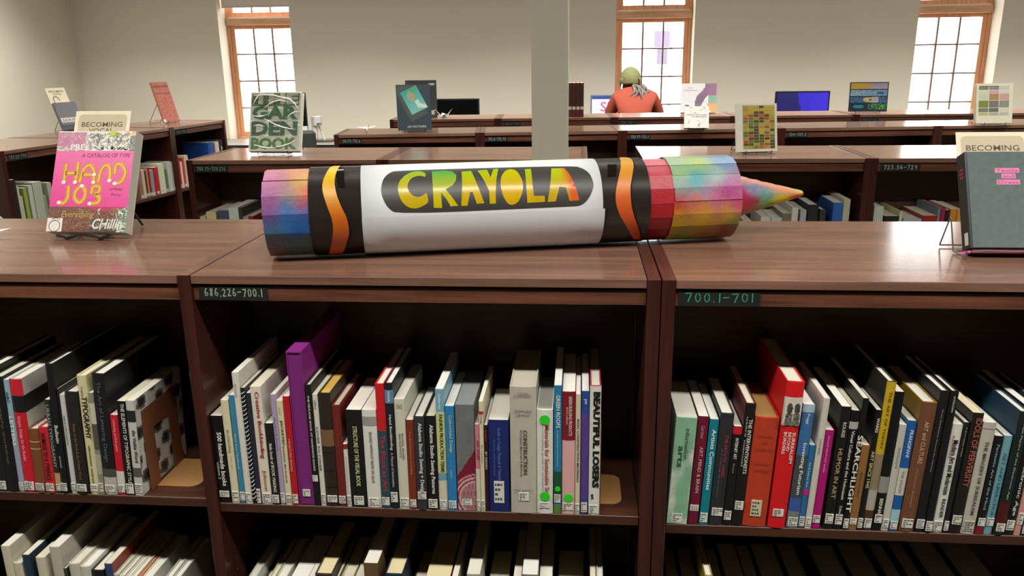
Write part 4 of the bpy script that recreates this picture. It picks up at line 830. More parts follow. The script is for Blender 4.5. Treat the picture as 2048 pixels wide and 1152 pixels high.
def wrap_poly(name, pts, r, m, colf=None):
    """a cut-out sheet of paper glued round the barrel; pts are (length along axis, angle)"""
    bm = bmesh.new(); vs = [bm.verts.new((t, a, 0)) for t, a in pts]
    
    from mathutils.geometry import tessellate_polygon
    for tri in tessellate_polygon([[Vector((t * 10, a, 0)) for t, a in pts]]): bm.faces.new([vs[i] for i in tri])
    lo = min(a for _, a in pts); hi = max(a for _, a in pts)
    k = math.ceil(lo / .06) * .06
    while k < hi:
        bmesh.ops.bisect_plane(bm, geom=bm.verts[:] + bm.edges[:] + bm.faces[:], plane_co=(0, k, 0), plane_no=(0, 1, 0)); k += .06
    if colf:
        lo_t = min(t for t, _ in pts); hi_t = max(t for t, _ in pts); k = math.ceil(lo_t / .012) * .012
        while k < hi_t:
            bmesh.ops.bisect_plane(bm, geom=bm.verts[:] + bm.edges[:] + bm.faces[:], plane_co=(k, 0, 0), plane_no=(1, 0, 0)); k += .012
    cols = [tuple(.72 * q for q in colf(v.co.x, v.co.y)) for v in bm.verts] if colf else None
    for v in bm.verts: v.co = cp(v.co.x, v.co.y, r)
    bmesh.ops.recalc_face_normals(bm, faces=bm.faces[:])
    me = bpy.data.meshes.new(name); bm.to_mesh(me); bm.free()
    if cols:
        at = me.attributes.new('Col', 'FLOAT_COLOR', 'POINT')
        for i, c in enumerate(cols): at.data[i].color = (*c, 1)
    me.materials.append(m)
    for p in me.polygons: p.use_smooth = True
    return link(name, me, crayon)
def soften(p):
    out = []
    for i in range(len(p)):
        (t0, a0), (t1, a1) = p[i], p[(i + 1) % len(p)]
        out += [(t0 * .78 + t1 * .22, a0 * .78 + a1 * .22), (t0 * .22 + t1 * .78, a0 * .22 + a1 * .78)]
    return out
LT = D['letters']
for nm in ('oval', 'O', 'wave1', 'wave2'): LT[nm] = soften(soften(LT[nm]))
LT['C'] = soften(LT['C'])
GLOSS = attr_mat('glossy_letter_paint', .22, .0, .06, 30)
wrap_poly('oval_plaque', LT['oval'], CR0 + .0016, flat('#3a3836', .4, .06, 20))
def span(p): return min(a for _, a in p), max(a for _, a in p)
for nm in ('C', 'R', 'A', 'Y', 'O', 'L', 'A2'):
    p = LT[nm]; lo, hi = span(p)
    t_lo = min(t for t, _ in p); t_hi = max(t for t, _ in p)
    def cf(t, a, nm=nm, lo=lo, hi=hi, t_lo=t_lo, t_hi=t_hi):
        v = (a - lo) / (hi - lo); u = (t - t_lo) / (t_hi - t_lo)
        if nm == 'R': return mixc('#d8c818', '#62b850', (v - .3) * 1.6)
        if nm == 'C': return mixc('#d6b818', '#a4c838', (v - .35) * 1.6)
        if nm == 'O': return mixc('#e6b810', '#c4cc10', (v - .4) * 1.6)
        if nm == 'A2': return mixc(mixc('#d8b420', '#bcd020', (v - .35) * 2), '#e4682c', (u - .48 - .12 * (1 - v)) * 5)
        return mixc('#dcb814', '#a8d018', (v - .4) * 1.6)
    wrap_poly('letter', p, CR0 + .0022, GLOSS, cf)
for nm, c in (('wave1', ('#c23a14', '#e0741c', '#f0c81e')), ('wave2', ('#dc5220', '#ea6a2c', '#e4a624'))):
    p = LT[nm]; lo, hi = span(p)
    def cf(t, a, c=c, lo=lo, hi=hi):
        v = (a - lo) / (hi - lo)
        return mixc(c[0], c[1], v / .45) if v < .45 else mixc(c[1], c[2], (v - .45) / .35)
    wrap_poly('wavy_stripe', p, CR0 + .0014, attr_mat('stripe_paper', .4, 0, .05, 30), cf)
for nm in ('tape1', 'tape2'):
    wrap_poly('tape_patch', LT[nm], CR0 + .0009, flat('#17120f', .12, .1, 60, .1))

# ======================= display books =======================
DS = D['disp']; HT = 1.07
def wire(label, loc, yaw, half, lean, thick, col='#2a2826', r=.0017, up=.12, back=.10, group='wire book easels', lip=.014):
    e = tag(empty('book_easel', loc, yaw), label, 'easel', group)
    s, c = math.sin(lean), math.cos(lean); m = flat(col, .35, metal=.6)
    zb = .0035
    for sx in (-1, 1):
        x = sx * half
        yb = thick / c + .006
        P = [(x, -.012, zb + lip), (x, -.013, zb), (x, yb, zb), (x, yb + up * s, zb + up * c), (x, yb + up * s + .004, zb + up * c + .002), (x * 1.05, yb + up * s * .9 + back, zb)]
        MB().tube(P, r, 6).build('wire_leg', m, e)
    MB().tube([(-half, yb, zb), (half, yb, zb)], r, 6).build('cross_wire', m, e)
    MB().tube([(-half * 1.05, yb + up * s * .9 + back, zb), (half * 1.05, yb + up * s * .9 + back, zb)], r, 6).build('cross_wire', m, e)
    return e
def dbook(key, label, t, cover, spine=None, hard=True, pg='#d8d5c8', spine_side=-1, lift=0):
    q = DS[key]; x, y, z = q['loc']
    low = t * math.sin(q['lean']); z = HT + max(.012, low + .0055) + lift
    r = tag(empty('book', (x, y, z), q['yaw'], -q['lean']), label, 'book', 'books displayed on easels')
    w, h = q['w'], q['h']; th = .0026 if hard else .0008; s = spine_side; a = w / 2
    # cover seen from above: front board at y=0, back board at y=t, spine on side s
    pts = [(-s * a, 0), (s * a, 0), (s * a, t), (-s * a, t), (-s * a, t - th), (s * (a - th), t - th), (s * (a - th), th), (-s * a, th)]
    if s > 0: pts = pts[::1]
    MB().prism(pts if s > 0 else pts[::-1], 0, h).build('cover', flat(cover, .4), r)
    ins = .004 if hard else .0005
    xa, xb = sorted((s * (a - th - .0002), -s * (a - ins)))
    MB().box(xa, th + .0002, ins, xb, t - th - .0002, h - ins).build('pages', pages_mat(pg), r)
    if spine:
        MB().box(*( (-a - .0006, .0005, .0005, -a + .0003, t - .0005, h - .0005) if s < 0 else (a - .0003, .0005, .0005, a + .0006, t - .0005, h - .0005))).build('spine', flat(spine, .5), r)
    return r, w, h, z
FY = -.0006
def card_behind(label, key, t, xa, xb, ztop, z):
    q = DS[key]; x, y, _ = q['loc']
    c = tag(empty('shelf_card', (x, y, z), q['yaw'], -q['lean']), label, 'card', 'becoming vocal cards')
    h0 = .04; y0 = t + .0008
    MB().box(xa, y0, h0, xb, y0 + .0015, ztop).build('card_board', flat('#e6ddc2', .7, .03), c)
    m = .009; rr = .010
    def rc(x0, x1, z0, z1):
        o = []
        for cx, cz, a0 in ((x1 - rr, z1 - rr, 0), (x0 + rr, z1 - rr, 1.5708), (x0 + rr, z0 + rr, 3.1416), (x1 - rr, z0 + rr, 4.7124)):
            o += [(cx + rr * math.cos(a0 + k * .3927), cz + rr * math.sin(a0 + k * .3927)) for k in range(5)]
        return o
    P = rc(xa + m, xb - m, h0 + m, ztop - m); b = MB(); b.v = [(p[0], y0 - .0003, p[1]) for p in P]; b.f = [tuple(range(len(P)))[::-1]]
    b.build('tan_panel', flat('#c6b79c', .7, .03), c)
    w_ = xb - xa; tm = flat('#5a5236', .7)
    text('BECOMING', tm, c, (xa + w_ * .13, y0 - .0006, ztop - .0415), (w_ * .74, 0, 0), (0, 0, .0125), 'lettering', bold=.007)
    text('VOCAL', tm, c, (xa + w_ * .27, y0 - .0006, ztop - .0575), (w_ * .45, 0, 0), (0, 0, .0125), 'lettering', bold=.007)
    return c
PR = attr_mat('printed_cover', .35, 0, .05, 40)
# --- pink lettering book ---
r, w_, h_, z_ = dbook('hand', 'pink paperback with yellow hand-drawn Hand Job title on an easel', .030, '#d9d6cc', hard=False, pg='#b9b7ab', spine_side=-1)
rg = random.Random(21)
def doodle_top(u, v):
    if u < .38 and v < .95:
        return rg.choice(['#b85a84', '#b06a8a', '#b4708e']) if v + u * .6 > .25 else rg.choice(['#8a8078', '#c8c4bc'])
    if math.hypot((u - .72) * 1.3, (v - .85) * .7) < .1: return '#a8b820'
    if u > .88 and v > .75: return rg.choice(['#d89a3a', '#d8d4c8'])
    if u > .93: return rg.choice(['#4a5048', '#8a8a80'])
    return rg.choice(['#d8d6cc', '#cfccc2', '#d6d4ca', '#c4c2b8'])
grid_print('doodle_print', PR, r, (-w_ / 2, FY, h_ * .80), (w_, 0, 0), (0, 0, h_ * .199), 46, 18, doodle_top)
text('PRES', flat('#e4dcd8', .5), r, (-w_ * .32, FY - .0004, h_ * .808), (w_ * .24, 0, 0), (.0, 0, h_ * .06), 'lettering', bold=.03)
def squiggles(nm, n, u0, u1, v0, v1, c, seed, rr=.0006):
    q = random.Random(seed); b = MB()
    for _ in range(n):
        x, z, a = q.uniform(u0, u1) * w_, q.uniform(v0, v1) * h_, q.uniform(0, 6.28); P = [(x, FY - .0004, z)]
        tw = q.uniform(-.9, .9)
        for k in range(9):
            x += math.cos(a) * .0022; z += math.sin(a) * .0022; a += tw
            if not (u0 * w_ < x < u1 * w_ and v0 * h_ < z < v1 * h_): break
            P.append((x, FY - .0004, z))
        if len(P) > 2: b.tube(P, rr, 3)
    b.build(nm, flat(c, .6), r)
squiggles('doodle_line', 90, -.12, .44, .81, .985, '#6f6d66', 1, .0005)
squiggles('doodle_line', 30, -.48, -.10, .81, .985, '#e4d4d8', 2, .0008)
squiggles('doodle_line', 14, -.12, .44, .805, .84, '#2c2a28', 3, .001)
squiggles('doodle_line', 40, -.30, .40, .01, .235, '#a8875a', 4, .0008)
squiggles('doodle_line', 16, .05, .47, .01, .235, '#cfcabc', 5, .001)
grid_print('pink_panel', PR, r, (-w_ / 2, FY, h_ * .245), (w_, 0, 0), (0, 0, h_ * .555), 4, 12, lambda u, v: mixc('#d62a86', '#dc5a9a', v * .8 + u * .2))
rg2 = random.Random(5)
def doodle_bot(u, v):
    if u < .19 and v < .55: return '#d8d4ca'
    if math.hypot((u - .72) * .9, v - 1.0) < .2: return '#a82848'
    if u > .9: return rg2.choice(['#4a6a50', '#c8ccc0', '#8a9a84'])
    if u > .55 and v < .5: return rg2.choice(['#3a342e', '#54463c'])
    return rg2.choice(['#6a3c34', '#74463a', '#5e342c', '#7c4c3e'])
grid_print('doodle_print', PR, r, (-w_ / 2, FY, 0), (w_, 0, 0), (0, 0, h_ * .245), 46, 22, doodle_bot)
YEL = flat('#e2a92c', .4)
def hand_letter(strokes, x0, z0, sx, sz, rw):
    """fat three-line finger lettering"""
    b = MB(); b2 = MB(); b3 = MB()
    for st in strokes:
        P = [Vector((x0 + p[0] * sx, 0, z0 + p[1] * sz)) for p in st]
        Q = [P[0]]
        for i in range(len(P) - 1):
            for k in range(1, 5):
                Q.append(P[i].lerp(P[i + 1], k / 4))
        for it in range(2): Q = [Q[0]] + [(Q[i - 1] + Q[i] * 2 + Q[i + 1]) / 4 for i in range(1, len(Q) - 1)] + [Q[-1]]
        for off, wd, bb, yy in ((0, rw, b, FY - .0004), (-.35, rw * .09, b2, FY - .0008), (.35, rw * .09, b2, FY - .0008)):
            L_ = []
            for i, p in enumerate(Q):
                d = (Q[min(i + 1, len(Q) - 1)] - Q[max(i - 1, 0)]); n = Vector((-d.z, 0, d.x)); n.normalize()
                c = p + n * (rw * off); L_.append((c - n * wd / 2 if off else c - n * wd / 2, c + n * wd / 2))
            for i in range(len(L_) - 1):
                bb.quad(*[(p.x, yy, p.z) for p in (L_[i][0], L_[i + 1][0], L_[i + 1][1], L_[i][1])])
    for st in strokes[:2]:
        p = st[-1] if len(strokes) < 3 else st[0]; c = (x0 + p[0] * sx, z0 + p[1] * sz); n = len(b3.v)
        b3.v += [(c[0] + rw * .5 * math.cos(k * .785), FY - .0010, c[1] + rw * .42 * math.sin(k * .785)) for k in range(8)]; b3.f.append(tuple(range(n, n + 8)))
    b3.build('white_fingertip', flat('#e8dcd8', .5), r)
    o = b.build('finger_letter', YEL, r); b2.build('finger_line', flat('#8a5a18', .5), o)
rwf = .0112
HL = dict(H=[[(.1, 0), (.1, 1)], [(.85, 0), (.9, 1.1)], [(.1, .5), (.87, .5)]], A=[[(0, 0), (.12, .7), (.5, 1), (.85, .7), (.9, 0)], [(.1, .42), (.88, .42)]], N=[[(.05, 0), (.12, .65), (.45, 1), (.8, .8), (.85, .1)]], D=[[(.15, .45), (.15, 1), (.6, 1), (.95, .55), (.7, 0), (.25, -.05)]],
          J=[[(.7, 1), (.75, .3), (.45, 0), (.0, .05)]], O=[[(.5, 1), (.12, .75), (.1, .3), (.5, 0), (.85, .3), (.85, .75), (.55, 1)]], B=[[(.15, .55), (.15, 1), (.75, 1), (.75, .65), (.3, .55), (.85, .4), (.8, .05), (.1, 0)]])
for ch, x, wd in (('H', -.37, .195), ('A', -.15, .20), ('N', .08, .18), ('D', .26, .18)): hand_letter(HL[ch], w_ * x, h_ * .485, w_ * wd, h_ * .185, rwf)
for ch, x, wd in (('J', -.38, .14), ('O', -.21, .18), ('B', .0, .16)): hand_letter(HL[ch], w_ * x, h_ * .275, w_ * wd, h_ * .175, rwf)
DKP = flat('#8a1a50', .5)
text('A CATALOG OF TYPE', DKP, r, (-w_ * .16, FY - .0004, h_ * .735), (w_ * .62, 0, 0), (0, 0, h_ * .04), 'lettering', shear=.15)
text('by Michael', DKP, r, (w_ * .25, FY - .0004, h_ * .40), (w_ * .16, 0, 0), (0, 0, h_ * .035), 'lettering', shear=.2)
text('Perry', DKP, r, (w_ * .27, FY - .0004, h_ * .345), (w_ * .13, 0, 0), (0, 0, h_ * .035), 'lettering', shear=.2)
text('Everything', flat('#b89a3a', .5), r, (-w_ * .33, FY - .0004, h_ * .12), (w_ * .42, 0, 0), (0, 0, h_ * .085), 'lettering', shear=.25)
text('CHillin', flat('#d8d6cc', .5), r, (w_ * .08, FY - .0004, h_ * .03), (w_ * .38, 0, 0), (0, 0, h_ * .1), 'lettering', shear=.25, bold=.02)
b = MB(); P = [(-w_ * .40 + .014 * math.cos(a * .314), FY - .0005, h_ * .055 + .014 * math.sin(a * .314)) for a in range(21)]
b.tube(P, .0007, 4); b.tube([(-w_ * .40 - .008, FY - .0005, h_ * .125), (-w_ * .40 + .004, FY - .0005, h_ * .135), (-w_ * .40 + .012, FY - .0005, h_ * .118)], .0007, 4); b.build('doodle_line', flat('#5a3a34', .5), r)
card_behind('cream Becoming Vocal card tucked behind the pink book', 'hand', .030, -.085, .061, h_ + .064, z_)
# black plastic easel
q = DS['hand']; ez = tag(empty('book_easel', (q['loc'][0], q['loc'][1], HT), q['yaw']), 'black plastic easel under the pink book', 'easel')
BP = flat('#171615', .35)
for sx in (-1, 1):
    MB().tube([(sx * .066, -.012, .012), (sx * .05, -.010, .008), (sx * .042, -.012, .0035), (sx * .04, .042, .0035), (sx * .03, .106, .10), (sx * .05, .16, .0035)], .0032, 8).build('foot', BP, ez)
MB().tube([(-.042, -.010, .006), (-.02, -.008, .011), (0, -.008, .0125), (.02, -.008, .011), (.042, -.010, .006)], .003, 8).build('front_arch', BP, ez)
# --- grey cloth book on the right ---
tg = .036
r, w_, h_, z_ = dbook('grey', 'grey cloth hardback with pink title block on an easel at the right', tg, '#2b2d2c', spine='#2b2d2c', pg='#5a2028', spine_side=-1)
CL = flat('#57645f'.replace('5f','63'), .75, .28, 70, .35, name='grey_book_cloth')
MB().box(-w_ / 2 + .004, FY - .0004, .001, w_ / 2, .0002, h_ - .001).build('cloth_front', CL, r)
PK = flat('#d878a8', .6)
for i, (s, xa, xb, z0) in enumerate((('Textile', -.018, .03, .158), ('and', -.006, .022, .146), ('Dress', -.016, .03, .133))):
    rr_ = random.Random(i); n = 9
    grid_print('title_brushed_block', flat('#d67aa6', .6), r, (xa, FY - .0008, z0), (xb - xa, 0, 0), (0, 0, .0105), 1, 1, lambda u, v: '#d67aa6')
    text(s, flat('#b8487e', .6), r, (xa + .003, FY - .0012, z0 + .002), (xb - xa - .006, 0, 0), (0, 0, .0065), 'lettering')
for i in range(3): MB().box(-w_ / 2 - .0012, .010, .150 + i * .008, -w_ / 2 - .0006, .024, .155 + i * .008).build('spine_title', flat('#9a2c58', .6), r)
MB().box(-w_ / 2 - .0012, .008, .008, -w_ / 2 - .0006, .022, .034).build('call_number_label', STK, r)
MB().box(-w_ / 2 + .004, .004, -.0095, w_ / 2 - .002, tg - .004, -.0003).build('maroon_text_edge', flat('#5c1a2a', .6), r)
# ribbon marker
path = [(.06, .006, -.006), (.0, -.004, -.0075), (-.05, -.008, -.0065), (-w_ / 2 - .004, -.006, -.010), (-w_ / 2 - .016, -.004, -.0115), (-w_ / 2 - .022, .0, -.0125)]
for nm, ra, colr in (('ribbon_cord', range(0, 3), '#8c8482'), ('ribbon_marker', range(3, 5), '#c8489a')):
    rb = MB()
    for i in ra:
        a, c = Vector(path[i]), Vector(path[i + 1]); k = .0007 if i < 3 else .0034
        rb.quad(tuple(a + Vector((0, 0, k))), tuple(a - Vector((0, 0, k * .3))), tuple(c - Vector((0, 0, k * .3))), tuple(c + Vector((0, 0, k))))
    rb.build(nm, flat(colr, .5), r)
card_behind('cream Becoming Vocal card tucked behind the grey cloth book', 'grey', tg, -w_ / 2 + .002, -w_ / 2 + .148, h_ + .056, z_)
q = DS['grey']; wire('grey wire easel under the grey cloth book', (q['loc'][0], q['loc'][1], HT), q['yaw'], .088, q['lean'], tg, '#77746f', up=.07, back=.03)
# --- garden book ---
r, w_, h_, z_ = dbook('garden', 'green and cream hardback titled The Garden Book in a clear jacket', .03, '#e2e5d6', pg='#c9c9b8', spine_side=-1)
rg3 = random.Random(8)
GRN = [flat(c, .3, .5, 160) for c in ('#2c7040', '#347a46', '#2a6a3a', '#3f8a28')]
rows_ = [('THE', .79, .19), ('GAR', .53, .23), ('DEN', .26, .24), ('BOOK', .03, .2)]
grid_print('leaf_print', PR, r, (-w_ / 2 + .006, FY, h_ * .76), (w_ * .93, 0, 0), (0, 0, h_ * .22), 26, 14, lambda u, v: rg3.choice(['#3f7040', '#55803a', '#6a8a40', '#7a8a58', '#38683c']))
for i, (s, z0, hh) in enumerate(rows_):
    text(s, GRN[i] if s != 'THE' else flat('#cfcfbc', .4), r, (-w_ * .46, FY - .0004, h_ * z0), (w_ * .9, 0, 0), (0, 0, h_ * hh), 'lettering', bold=.05)
jm, jnt, jb = newmat('clear_plastic_jacket')
for n in list(jnt.nodes):
    if n.type != 'OUTPUT_MATERIAL': jnt.nodes.remove(n)
jt = jnt.nodes.new('ShaderNodeBsdfTransparent'); jg = jnt.nodes.new('ShaderNodeBsdfGlossy'); jx = jnt.nodes.new('ShaderNodeMixShader'); jl = jnt.nodes.new('ShaderNodeLayerWeight')
jg.inputs['Roughness'].default_value = .12; jl.inputs['Blend'].default_value = .08
jn = jnt.nodes.new('ShaderNodeTexNoise'); jn.inputs['Scale'].default_value = 22; jn.inputs['Distortion'].default_value = 1.5; jbp = jnt.nodes.new('ShaderNodeBump'); jbp.inputs['Strength'].default_value = .9; jbp.inputs['Distance'].default_value = .01
jtc = jnt.nodes.new('ShaderNodeTexCoord'); jnt.links.new(jtc.outputs['Object'], jn.inputs['Vector']); jnt.links.new(jn.outputs['Fac'], jbp.inputs['Height']); jnt.links.new(jbp.outputs['Normal'], jg.inputs['Normal']); jnt.links.new(jbp.outputs['Normal'], jl.inputs['Normal'])
jnt.links.new(jl.outputs['Fresnel'], jx.inputs[0]); jnt.links.new(jt.outputs[0], jx.inputs[1]); jnt.links.new(jg.outputs[0], jx.inputs[2]); jnt.links.new(jx.outputs[0], jnt.nodes['Material Output'].inputs[0])
MB().box(-w_ / 2 - .001, FY - .0022, -.001, w_ / 2 + .001, FY - .0016, h_ + .001).build('clear_jacket', jm, r)
# crinkle ridges of the jacket
b = MB(); rr_ = random.Random(4)
for (x0, z0, x1, z1, bow) in ((-.42, .93, .3, .84, .05), (-.22, .55, .42, .36, -.04), (-.4, .12, .0, .06, -.03), (.0, .06, .42, .17, -.02), (.1, .9, .46, .7, .06), (-.45, .78, -.3, .97, .02), (-.25, .70, .25, .82, .08), (.22, .55, .46, .66, .03), (-.44, .60, -.15, .62, -.03), (-.42, .42, -.2, .41, .02)):
    P = []
    for k in range(9):
        f = k / 8; P.append((w_ * (x0 + (x1 - x0) * f), FY - .0026, h_ * (z0 + (z1 - z0) * f + bow * math.sin(math.pi * f))))
    b.tube(P, [.0004 + .0026 * math.sin(math.pi * k / 8) for k in range(9)], 5)
b.build('jacket_crease', flat('#eef4ee', .12, .02), r)
q = DS['garden']; wire('dark wire easel under the green garden book', (q['loc'][0], q['loc'][1], HT), q['yaw'], .07, q['lean'], .03)
# --- teal picture book ---
r, w_, h_, z_ = dbook('picture', 'dark slate hardback with a tilted turquoise sky picture', .022, '#34424c', pg='#c9c6ba', spine_side=-1)
def tilted(u0, v0, wd, hh, ang):
    c, s = math.cos(ang), math.sin(ang); return (w_ * u0, FY, h_ * v0), (wd * c, 0, wd * s), (-hh * s, 0, hh * c)
o1, e1, e2 = tilted(-.12, .18, w_ * .62, h_ * .76, .42); b = MB(); b.quad(*[tuple(Vector(o1) + Vector(e1) * u + Vector(e2) * v) for u, v in ((0, 0), (1, 0), (1, 1), (0, 1))])
# frame and picture clipped to the cover width
def clipq(o, e1, e2, m, nm, n=16, y=FY, fn=None):
    b = MB(); cols = []
    for j in range(n):
        for i in range(n):
            P = [Vector(o) + Vector(e1) * (u / n) + Vector(e2) * (v / n) for u, v in ((i, j), (i + 1, j), (i + 1, j + 1), (i, j + 1))]
            cx = sum(p.x for p in P) / 4; cz = sum(p.z for p in P) / 4
            if abs(cx) < w_ / 2 - .002 and 0 < cz < h_ - .002:
                b.quad(*[(max(-w_ / 2, min(w_ / 2, p.x)), y, max(0, min(h_, p.z))) for p in P])
                if fn: cols += [lin(c) if isinstance(c, str) else c for c in [fn((i + .5) / n, (j + .5) / n)]] * 4
    b.build(nm, m, r, cols=cols or None)
clipq((-.02, 0, .045), (.098, 0, .047), (-.088, 0, .19), flat('#48524f', .5), 'frame_print')
def sky(u, v):
    k = .5 + .5 * math.sin(7 * u + 3 * math.sin(5 * v) + 4 * v)
    c = mixc('#7ab8ae', '#2a9c9a', v * 1.1 - .1)
    if math.hypot(u - .45, v - .68) < .22: c = mixc(c, '#a89a6a', .8)
    if v < .45 and u > .5 and k > .55: c = mixc(c, '#d8e4dc', .7)
    if u > .6 and v > .75: c = mixc(c, '#5a9a74', .8)
    return c
clipq((-.013, 0, .086), (.092, 0, .042), (-.062, 0, .125), PR, 'sky_print', 22, FY - .0004, sky)
text('OF PICTURE', flat('#c8d0d0', .5), r, (-w_ * .22, FY - .0004, h_ * .055), (w_ * .55, 0, 0), (0, 0, h_ * .04), 'lettering', bold=.01)
q = DS['picture']; wire('dark wire easel under the slate picture book', (q['loc'][0], q['loc'][1], HT), q['yaw'], .06, q['lean'], .022)
# --- grey volume behind it ---
def ax_book(label, loc, yaw, w_, t, h, col, lean=0, group=None):
    r = tag(empty('book', loc, yaw, -lean), label, 'book', group)
    th = .0024; a = w_ / 2
    MB().prism([(-a, 0), (-a, t), (a, t), (a, t - th), (-a + th, t - th), (-a + th, th), (a, th), (a, 0)], 0, h).build('cover', flat(col, .45), r)
    MB().box(-a + th, th + .0003, .003, a - .003, t - th - .0003, h - .003).build('pages', pages_mat('#d8d6cc'), r)
    return r
r = ax_book('upright grey book with a white label behind the slate picture book', (-1.14, 5.86, HT + .0005), .1, .22, .03, .26, '#4c4f50')
MB().box(.055, -.0008, .225, .098, -.0002, .240).build('white_label', STK, r); MB().box(.07, -.0008, .02, .092, -.0002, .05).build('white_label', STK, r)
# --- white smoke book ---
r, w_, h_, z_ = dbook('smoke', 'white book with rainbow smoke print on the back row', .022, '#dededc', pg='#d8d5ca')
def smoke(u, v):
    cx = .25 + .62 * (v ** .8); d_ = abs(u - cx - .05 * math.sin(9 * v)); wd = .05 + .16 * v
    c = lin('#dcdde0')
    if d_ < wd: c = mixc('#5a5868', '#8a6a86', v * 1.3) if v > .35 else mixc('#8a8a90', '#5a5868', v * 2)
    if u > .72 and v > .6 and u - v * .2 > .62: c = lin('#9a6a8a')
    if u > .78 and .32 < v < .6: c = mixc('#5a9a98', '#8ab0a0', u)
    if u > .76 and v < .32 and (u + v) > .9: c = lin('#dca868')
    if math.hypot((u - .18) * 1.1, v - .2) < .07: c = lin('#66646a')
    return c
grid_print('smoke_print', PR, r, (-w_ / 2, FY, 0), (w_, 0, 0), (0, 0, h_), 40, 34, smoke)
text('the', flat('#9a9ca0', .5), r, (-w_ * .32, FY - .0004, h_ * .83), (w_ * .14, 0, 0), (0, 0, h_ * .05), 'lettering')
text('rainbow book', flat('#9a9ca0', .5), r, (-w_ * .42, FY - .0004, h_ * .74), (w_ * .38, 0, 0), (0, 0, h_ * .06), 'lettering')
q = DS['smoke']; wire('thin wire easel under the white smoke book', (q['loc'][0], q['loc'][1], HT), q['yaw'], .08, q['lean'], .022, up=.09)
# --- small white book ---
r, w_, h_, z_ = dbook('white', 'small square white book with scattered black marks', .02, '#e0e0da', pg='#d8d6cc')
rr_ = random.Random(3); b = MB()
for k in range(26):
    x, z, a, l = rr_.uniform(-.42, .42) * w_, rr_.uniform(.06, .94) * h_, rr_.uniform(-.9, 1.2), rr_.uniform(.006, .02)
    if .47 * h_ < z < .66 * h_: continue
    dx, dz = math.cos(a) * l / 2, math.sin(a) * l / 2; n = rr_.uniform(.0006, .0016)
    b.quad((x - dx + n * dz / l, FY, z - dz - n), (x + dx, FY, z + dz - n), (x + dx, FY, z + dz + n), (x - dx, FY, z - dz + n))
b.build('ink_marks', flat('#3a3c3a', .6), r)
text('MARKS OF A LINE', flat('#4a4c4a', .6), r, (-w_ * .4, FY - .0003, h_ * .58), (w_ * .8, 0, 0), (0, 0, h_ * .055), 'lettering')
text('IN DRAWING', flat('#4a4c4a', .6), r, (-w_ * .2, FY - .0003, h_ * .49), (w_ * .6, 0, 0), (0, 0, h_ * .055), 'lettering')
q = DS['white']; wire('thin wire easel under the small white book', (q['loc'][0], q['loc'][1], HT), q['yaw'], .04, q['lean'], .02, up=.06)
# --- yellow grid book ---
r, w_, h_, z_ = dbook('grid', 'cream hardback with a yellow and black mosaic of tiny pictures', .026, '#d9d8cc', pg='#d0cdc0', spine_side=-1)
rr_ = random.Random(14); cellc = {}
for j in range(15):
    for i in range(6): cellc[i, j] = rr_.choice(['#b5a136', '#a8942c', '#3a3420', '#9a8a3a', '#3e3a22', '#332e20', '#4a4426', '#a83a20', '#c0402a', '#8c9238', '#5c6a2c'] if j < 12 else ['#b89e30', '#a88a28', '#4a3a1c', '#b5a136'])
cw, chh = w_ * .80 / 6, h_ * .90 / 15
for (i, j), c in cellc.items():
    x0 = -w_ * .36 + i * cw; z0 = h_ * .06 + j * chh
    ax = rr_.uniform(.02, .12) * cw; 
    MB().box(x0 + ax, FY, z0 + chh * .1, x0 + cw * .96, .0001, z0 + chh * .92).build('mosaic_picture', flat(c, .45, .35, 300), r)
grid_print('yellow_ground', PR, r, (-w_ * .365, -.0003, h_ * .055), (w_ * .81, 0, 0), (0, 0, h_ * .91), 8, 14, lambda u, v: rr_.choice(['#b5a54a', '#bfb05a', '#a89a3e']))
q = DS['grid']; wire('dark wire easel under the yellow mosaic book', (q['loc'][0], q['loc'][1], HT), q['yaw'], .055, q['lean'], .026)
# --- blue striped book ---
r, w_, h_, z_ = dbook('stripes', 'wide book with four blue illustrated strips on the back row', .02, '#26323e', pg='#c9c9c4')
rr_ = random.Random(2)
def strip(j):
    def fn(u, v):
        if j == 3: return mixc('#d8b04a', '#b0a8c0', (u - .35) * 3) if u < .55 or v > .4 else rr_.choice(['#c8c0d4', '#d8b8b0', '#9aa8d0'])
        if j == 2: return '#2a5a88' if rr_.random() < .12 or (abs(u - .82) < .1 and abs(v - .5) < .22) else mixc('#9cc4d8', '#7ab0d4', u)
        if j == 1:
            if math.hypot((u - .55) * 2.2, v - .5) < .42 and u < .6: return '#dcc878' if math.hypot((u - .56) * 3, v - .5) > .15 else '#a06a30'
            if .6 < u < .78: return '#b8c0c8'
            return rr_.choice(['#4a78a8', '#28486a', '#5a8cc0'])
        if math.hypot((u - .24) * 2, v - .5) < .3: return '#2a90b8'
        if u > .5 and rr_.random() < .55: return rr_.choice(['#4aa860', '#7ad08a', '#2a7a4a'])
        return '#22303e'
    return fn
for j in range(4):
    grid_print('strip_print', PR, r, (-w_ * .475, FY, h_ * (.07 + .232 * j)), (w_ * .95, 0, 0), (0, 0, h_ * .2), 44, 9, strip(j))
q = DS['stripes']; wire('thin wire easel under the blue striped book', (q['loc'][0], q['loc'][1], HT), q['yaw'], .08, q['lean'], .02, up=.08)
